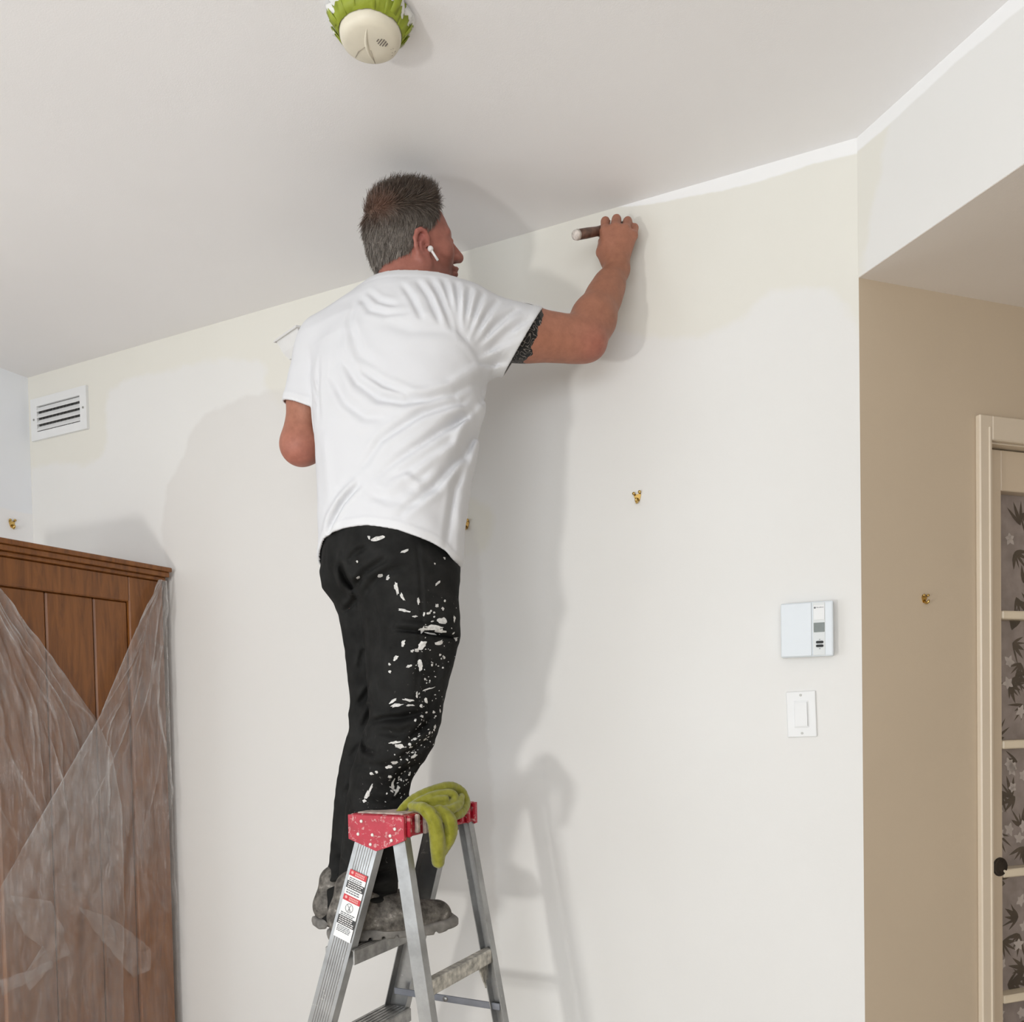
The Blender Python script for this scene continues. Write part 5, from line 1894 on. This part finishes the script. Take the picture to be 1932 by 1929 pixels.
# hand-held paint tray behind the far shoulder
tc = P(590, 640, 2.44)
tray = tag(empty('paint_tray', tc, math.radians(38)), 'white plastic paint tray held up behind the far shoulder', 'paint tray')
tray.rotation_euler = (math.radians(4), math.radians(-7), math.radians(38))
M_TRAY = mat('tray_plastic', (0.80, 0.80, 0.79, 1), 0.35, vary=0.02)
bm = bmesh.new()
ro = [(-.085, -.075), (.085, -.075), (.085, .075), (-.085, .075)]
lv = [(1.0, 0.0), (0.98, 0.004), (0.93, 0.002), (0.80, -0.030), (0.66, -0.050)]
rings = [[bm.verts.new((x * s, y * s, z)) for x, y in ro] for s, z in lv]
for a, b in zip(rings, rings[1:]):
    for k in range(4):
        bm.faces.new((a[k], a[(k + 1) % 4], b[(k + 1) % 4], b[k]))
bm.faces.new(rings[-1])
o = obj('pan', bm, M_TRAY, tray)
md = o.modifiers.new('wall', 'SOLIDIFY'); md.thickness = 0.003; md.offset = 1
bm = bmesh.new()
bm_box(bm, (-0.05, -0.045, -0.046), (0.05, 0.045, -0.036))
obj('paint', bm, mat('wet_white_paint', (0.85, 0.85, 0.84, 1), 0.15), tray)
bm = bmesh.new()
bm_tube(bm, [(-0.03, 0, -0.052), (-0.02, -.01, -0.085), (0.02, -.01, -0.085), (0.03, 0, -0.052)], 0.006, 8)
obj('handle', bm, M_TRAY, tray, True)

P = P_room

# ================================================================== cleaning cloth thrown over the ladder cap
LY = lambda py_, Y: Y


def sd_cloth(p):
    def T_(pts, rs, k=0.006):
        a = np.array([tuple(P(*x)) + (r_,) for x, r_ in zip(pts, rs)])
        t_ = np.arange(len(a)); e = np.concatenate([[2 * a[0] - a[1]], a, [2 * a[-1] - a[-2]]])
        out = []
        for i_ in range(len(a) - 1):                   # Catmull-Rom
            p0, p1, p2, p3 = e[i_], e[i_ + 1], e[i_ + 2], e[i_ + 3]
            for f_ in (0, 1 / 3, 2 / 3):
                out.append(0.5 * (2 * p1 + (p2 - p0) * f_ + (2 * p0 - 5 * p1 + 4 * p2 - p3) * f_ ** 2 + (3 * p1 - p0 - 3 * p2 + p3) * f_ ** 3))
        out.append(a[-1])
        return chain(p, [o_[:3] for o_ in out], [o_[3] for o_ in out], 0.001)
    K = 0.0022
    # rolled bundle: nested loops of the twisted cloth
    d = T_([(750, 1536, 1.985), (768, 1517, 1.995), (792, 1502, 2.015), (822, 1490, 2.04), (846, 1484, 2.06), (864, 1489, 2.08), (875, 1503, 2.09), (877, 1519, 2.08), (868, 1533, 2.05), (850, 1540, 2.02)],
           [.007, .010, .012, .012, .0115, .0115, .012, .013, .014, .013])
    d = smin(d, T_([(776, 1520, 1.985), (800, 1508, 2.00), (826, 1500, 2.02), (848, 1497, 2.035), (857, 1503, 2.04), (854, 1514, 2.03), (836, 1520, 2.01), (812, 1522, 1.995)], [.007, .010, .011, .0105, .010, .010, .010, .008]), K)
    d = smin(d, T_([(800, 1514, 1.995), (824, 1510, 2.005), (842, 1508, 2.015)], [.008, .010, .008]), K)
    d = smin(d, T_([(790, 1530, 1.98), (818, 1531, 1.985), (846, 1529, 2.0), (866, 1519, 2.03), (871, 1503, 2.06)], [.008, .011, .0115, .010, .008]), K)
    d = smin(d, ell(p, P(832, 1517, 2.055), (0.046, 0.05, 0.016)), 0.002)
    d = smin(d, T_([(748, 1543, 1.975), (770, 1537, 1.98), (796, 1532, 1.98)], [.005, .008, .010]), K)
    # hanging tail: a broad limp fold with creases
    t1 = T_([(778, 1522, 1.98), (800, 1527, 1.962), (817, 1545, 1.955), (824, 1575, 1.955), (826, 1605, 1.96), (827, 1627, 1.965)], [.010, .015, .017, .0175, .0175, .0145])
    t2 = T_([(830, 1530, 1.985), (846, 1545, 1.98), (851, 1565, 1.98), (848, 1585, 1.975), (840, 1606, 1.97)], [.014, .0165, .016, .0125, .007])
    t = smin(t1, t2, 0.012)
    for pts in ([(806, 1530, 1.94), (822, 1548, 1.935), (830, 1580, 1.935), (832, 1615, 1.94)], [(826, 1534, 1.955), (842, 1552, 1.955), (846, 1580, 1.955)], [(800, 1534, 1.945), (812, 1556, 1.935), (815, 1590, 1.935)]):
        t = smax(t, -T_(pts, [.0045, .005, .0045, .003][:len(pts)]), 0.004)
    d = smin(d, t, K)
    return d - 0.0008 * wave(p, 240, 41) - 0.0006 * wave(p, 420, 42)


v, q = surfnet(sd_cloth, P(735, 1660, 2.0) - Vector((.02, .14, .02)), P(890, 1470, 2.0) + Vector((.04, .2, .02)), 0.0024)
M_TOWEL = bpy.data.materials.new('green_microfibre')
_t = NT(M_TOWEL)
_t.b.inputs['Roughness'].default_value = 0.95
_t.b.inputs['Specular IOR Level'].default_value = 0.1
_t.b.inputs['Sheen Weight'].default_value = 0.4
_t.l(_t.ramp(_t.noise(60, 4), [(0.3, (0.225, 0.225, 0.020, 1)), (0.7, (0.335, 0.325, 0.045, 1))]), _t.b.inputs['Base Color'])
_t.bump(_t.noise(480, 3, 0.7), 0.6, 0.0025)
cl = np_mesh('cleaning_cloth', v, q, M_TOWEL)
tag(cl, 'crumpled olive-green cleaning cloth draped over the red ladder cap', 'cloth')

# ================================================================== wooden armoire wrapped in plastic film
AO = P(306, 1072, 3.05)
A_TOP = AO.z
arm = tag(empty('armoire', (AO.x, AO.y, 0), math.atan2(LD.y, LD.x)), 'brown wooden armoire with moulded crown, wrapped in clear plastic', 'armoire')
# local: x along the front towards the camera, y out of the front, z up
A_N = NX.copy()


def axz(px, py, out=0.0):
    q_ = on_plane(px, py, Vector((AO.x, AO.y, 0)) + A_N * out, A_N)
    return ((q_ - AO).dot(LD), q_.z)


M_OAK = bpy.data.materials.new('varnished_wood')
_t = NT(M_OAK)
_t.b.inputs['Roughness'].default_value = 0.38
_mp = _t.n('ShaderNodeMapping'); _mp.inputs['Scale'].default_value = (14, 14, 1.6)
_t.l(_t.coord(), _mp.inputs['Vector'])
_g = _t.noise(3.0, 6, 0.65, _mp.outputs[0], 0.8)
_t.l(_t.ramp(_g, [(0.25, (0.110, 0.036, 0.008, 1)), (0.55, (0.225, 0.080, 0.017, 1)), (0.8, (0.29, 0.115, 0.028, 1))]), _t.b.inputs['Base Color'])
_t.bump(_g, 0.15, 0.002)
AW, AD_ = axz(-35, 1000)[0], 0.42
zt = A_TOP
box('carcass', (0.012, -AD_, 0.06), (AW - 0.012, -0.022, zt - 0.03), M_OAK, arm)
cr = empty('crown', (0, 0, 0)); cr.parent = arm
for k, (y, z0, z1) in enumerate(((0.030, zt - 0.016, zt), (0.022, zt - 0.034, zt - 0.016), (0.010, zt - 0.048, zt - 0.034))):
    box('moulding', (-0.6 * y, -AD_, z0), (AW + 0.6 * y, y, z1), M_OAK, cr, 0.004, 2)
zr = axz(240, 1135)[1]
gx = [axz(244, 1140)[0], axz(180, 1130)[0], axz(89, 1115)[0]]
box('plinth', (0, -AD_, 0.0), (AW, 0.004, 0.09), M_OAK, arm, 0.004)
box('side_panel', (0.0, -AD_, 0.09), (0.014, -0.02, zt - 0.048), M_OAK, arm)
box('stile', (0.0, -0.024, 0.09), (gx[0], 0.0, zt - 0.048), M_OAK, arm, 0.004)
box('top_rail', (gx[0], -0.024, zr), (AW, 0.0, zt - 0.048), M_OAK, arm, 0.004)
box('bottom_rail', (gx[0], -0.024, 0.09), (AW, 0.0, 0.24), M_OAK, arm, 0.004)
bw_ = gx[2] - gx[1]
edges = [gx[0], gx[1], gx[2]]
while edges[-1] + bw_ < AW:
    edges.append(edges[-1] + bw_)
for a, b in zip(edges, edges[1:]):
    box('panel_board', (a + 0.001, -0.026, 0.24), (b - 0.001, -0.010, zr), M_OAK, arm, 0.005)

# the film
M_FILM = bpy.data.materials.new('plastic_film')
_t = NT(M_FILM)
_tp = _t.n('ShaderNodeBsdfTransparent')
_df = _t.n('ShaderNodeBsdfDiffuse'); _df.inputs['Color'].default_value = (0.62, 0.58, 0.55, 1)
_tl = _t.n('ShaderNodeBsdfTranslucent'); _tl.inputs['Color'].default_value = (0.55, 0.52, 0.5, 1)
_gs = _t.n('ShaderNodeBsdfGlossy'); _gs.inputs['Roughness'].default_value = 0.22; _gs.inputs['Color'].default_value = (0.9, 0.9, 0.9, 1)
_m1 = _t.n('ShaderNodeMixShader'); _m1.inputs[0].default_value = 0.25
_t.l(_df.outputs[0], _m1.inputs[1]); _t.l(_tl.outputs[0], _m1.inputs[2])
_m2 = _t.n('ShaderNodeMixShader'); _m2.inputs[0].default_value = 0.30
_t.l(_m1.outputs[0], _m2.inputs[1]); _t.l(_gs.outputs[0], _m2.inputs[2])
_m3 = _t.n('ShaderNodeMixShader')
_mp = _t.n('ShaderNodeMapping'); _mp.inputs['Scale'].default_value = (7, 7, 3); _mp.inputs['Rotation'].default_value = (0, 0.5, 0)
_t.l(_t.coord(), _mp.inputs['Vector'])
_dn = _t.ramp(_t.noise(1.6, 5, 0.65, _mp.outputs[0], 1.2), [(0.3, (0.20,) * 3 + (1,)), (0.7, (0.42,) * 3 + (1,))])
_t.l(_t.math('MULTIPLY', _dn, _t.attr('haze').outputs['Fac']), _m3.inputs[0])
_t.l(_tp.outputs[0], _m3.inputs[1]); _t.l(_m2.outputs[0], _m3.inputs[2])
_t.l(_m3.outputs[0], _t.out.inputs[0])

_mp2 = _t.n('ShaderNodeMapping'); _mp2.inputs['Scale'].default_value = (26, 26, 5); _mp2.inputs['Rotation'].default_value = (0, 0.35, 0)
_t.l(_t.coord(), _mp2.inputs['Vector'])
_bp = _t.n('ShaderNodeBump'); _bp.inputs['Strength'].default_value = 0.9; _bp.inputs['Distance'].default_value = 0.012
_t.l(_t.noise(1.5, 6, 0.7, _mp2.outputs[0], 2.2), _bp.inputs['Height'])
for _n in (_df, _gs, _tl):
    _t.l(_bp.outputs[0], _n.inputs['Normal'])

film = tag(empty('plastic_sheet', (AO.x, AO.y, 0), math.atan2(LD.y, LD.x)), 'clear plastic dust sheet hanging in crossed flaps over the armoire front', 'plastic sheet')


def flap(name, edge_l, edge_r, z_top, z_bot, base, fan, seed, haze=1.0, nu=150, nv=230, hang=None):
    """hanging film between two edge curves (x as a function of z), wrinkled in a fan from one point"""
    zs = np.linspace(z_top, z_bot, nv)
    xl = np.interp(-zs, [-e[1] for e in edge_l], [e[0] for e in edge_l])
    xr = np.interp(-zs, [-e[1] for e in edge_r], [e[0] for e in edge_r])
    u = np.linspace(0, 1, nu)
    xl, xr = np.minimum(xl, AW + 0.05), np.minimum(xr, AW + 0.05)
    X = xl[:, None] * (1 - u) + xr[:, None] * u
    Zg = np.repeat(zs[:, None], nu, 1)
    r = np.random.default_rng(seed)
    ang = np.arctan2(X - fan[0], fan[1] - Zg)
    rad = np.hypot(X - fan[0], Zg - fan[1])
    h = np.zeros_like(X)
    for _ in range(9):
        k = r.uniform(25, 95)
        h += r.uniform(0.3, 1.0) * np.sin(ang * k + r.uniform(0, 6.3) + 1.5 * np.sin(rad * r.uniform(3, 9) + r.uniform(0, 6)))
    h = h / 4
    ridge = np.zeros_like(X)
    for _ in range(16):                               # sharp pulled creases
        a0 = r.uniform(ang.min(), ang.max()); r0 = r.uniform(0.05, 0.8); rl = r.uniform(0.12, 0.5)
        bend = 0.06 * np.sin(rad * r.uniform(4, 12) + r.uniform(0, 6))
        dist = np.abs(ang - a0 - bend) * rad
        ridge = np.maximum(ridge, np.exp(-(dist / r.uniform(0.0022, 0.0055)) ** 2) * np.clip(1 - np.abs(rad - r0) / rl, 0, 1) ** 0.5 * r.uniform(0.4, 1.0))
    h2 = np.zeros_like(X)
    for _ in range(8):
        kx, kz = r.normal(0, 45), r.normal(0, 45)
        h2 += np.sin(X * kx + Zg * kz + r.uniform(0, 6) + 2 * np.sin(X * kz * .2 + Zg * kx * .2))
    Y = base + 0.007 * (1 + np.sin(rad * 3.1 + seed)) + np.minimum(rad * 0.02, 0.008) * h + 0.003 * h2 / 3 + 0.008 * ridge
    Y = np.maximum(Y, 0.020 if base > 0.01 else 0.006)
    if hang is not None:
        Y = hang(X, Y, u)
    vv = np.stack([X, Y, Zg], -1).reshape(-1, 3)
    i, j = np.meshgrid(np.arange(nv - 1), np.arange(nu - 1), indexing='ij')
    a = (i * nu + j).ravel()
    ff = np.stack([a, a + 1, a + nu + 1, a + nu], 1)
    o_ = np_mesh(name, vv, ff, M_FILM, film)
    eg = np.minimum(u, 1 - u)[None, :] * np.abs(xr - xl)[:, None]
    hz = haze * np.interp(Zg, [A(60, 1800)[1], A(60, 1560)[1]], [0.5, 1.0]) * (1 + 0.9 * np.exp(-(eg / 0.006) ** 2) + 0.4 * np.clip(np.abs(h), 0, 1.2) ** 3 + 1.3 * ridge)
    add_attr(o_, 'haze', hz.ravel())
    return o_


A = lambda px, py: axz(px, py, 0.02)
zb_ = A(100, 2150)[1]
right_l = [A(298, 1094), A(260, 1180), A(222, 1270), A(186, 1355), A(120, 1468), A(60, 1570), A(0, 1672), A(-90, 1830), A(-190, 1990), A(-300, 2150)]
right_r = [(0.004, 3.0), (0.004, 0.0)]


flap('front_flap', right_l, right_r, A(298, 1094)[1], zb_, 0.016, (0.0, A_TOP), 3, 0.95)
left_r = [A(0, 1108), A(60, 1186), A(120, 1266), A(186, 1355), A(215, 1420), A(235, 1520), A(240, 1700), A(235, 1990)]
left_l = [(AW + 0.05, 3.0), (AW + 0.05, 0.0)]
flap('back_flap', left_l, left_r, A(0, 1108)[1] - 0.004, zb_, 0.004, (A(-60, 1020)[0], A(-60, 1020)[1]), 8, 0.85)
# bunched, doubled-over bits of film low on the front
for k, poly in enumerate(([(20, 1690), (95, 1700), (120, 1760), (132, 1800), (95, 1822), (55, 1870), (45, 1840), (88, 1795), (40, 1760)],
                          [(150, 1712), (205, 1730), (240, 1755), (285, 1790), (282, 1830), (250, 1846), (215, 1800), (180, 1760)],
                          [(0, 1850), (60, 1830), (95, 1812), (100, 1826), (55, 1852), (0, 1880)])):
    bm = bmesh.new()
    pts = [axz(x, y, 0.045) for x, y in poly]
    cx_, cz_ = sum(p_[0] for p_ in pts) / len(pts), sum(p_[1] for p_ in pts) / len(pts)
    c = bm.verts.new((cx_, 0.055, cz_))
    ring = [bm.verts.new((x, 0.046 + 0.004 * ((i_ * 7) % 3 - 1), z)) for i_, (x, z) in enumerate(pts)]
    for i_ in range(len(ring)):
        bm.faces.new((ring[i_], ring[(i_ + 1) % len(ring)], c))
    bmesh.ops.subdivide_edges(bm, edges=bm.edges, cuts=5, use_grid_fill=True)
    rr = random.Random(k)
    for v_ in bm.verts:
        v_.co.y += 0.005 * math.sin(v_.co.x * 90 + v_.co.z * 50 + k) + rr.uniform(-.0015, .0015)
    o = obj('bunched_film', bm, M_FILM, film, True)
    add_attr(o, 'haze', np.full(len(o.data.vertices), 0.6))
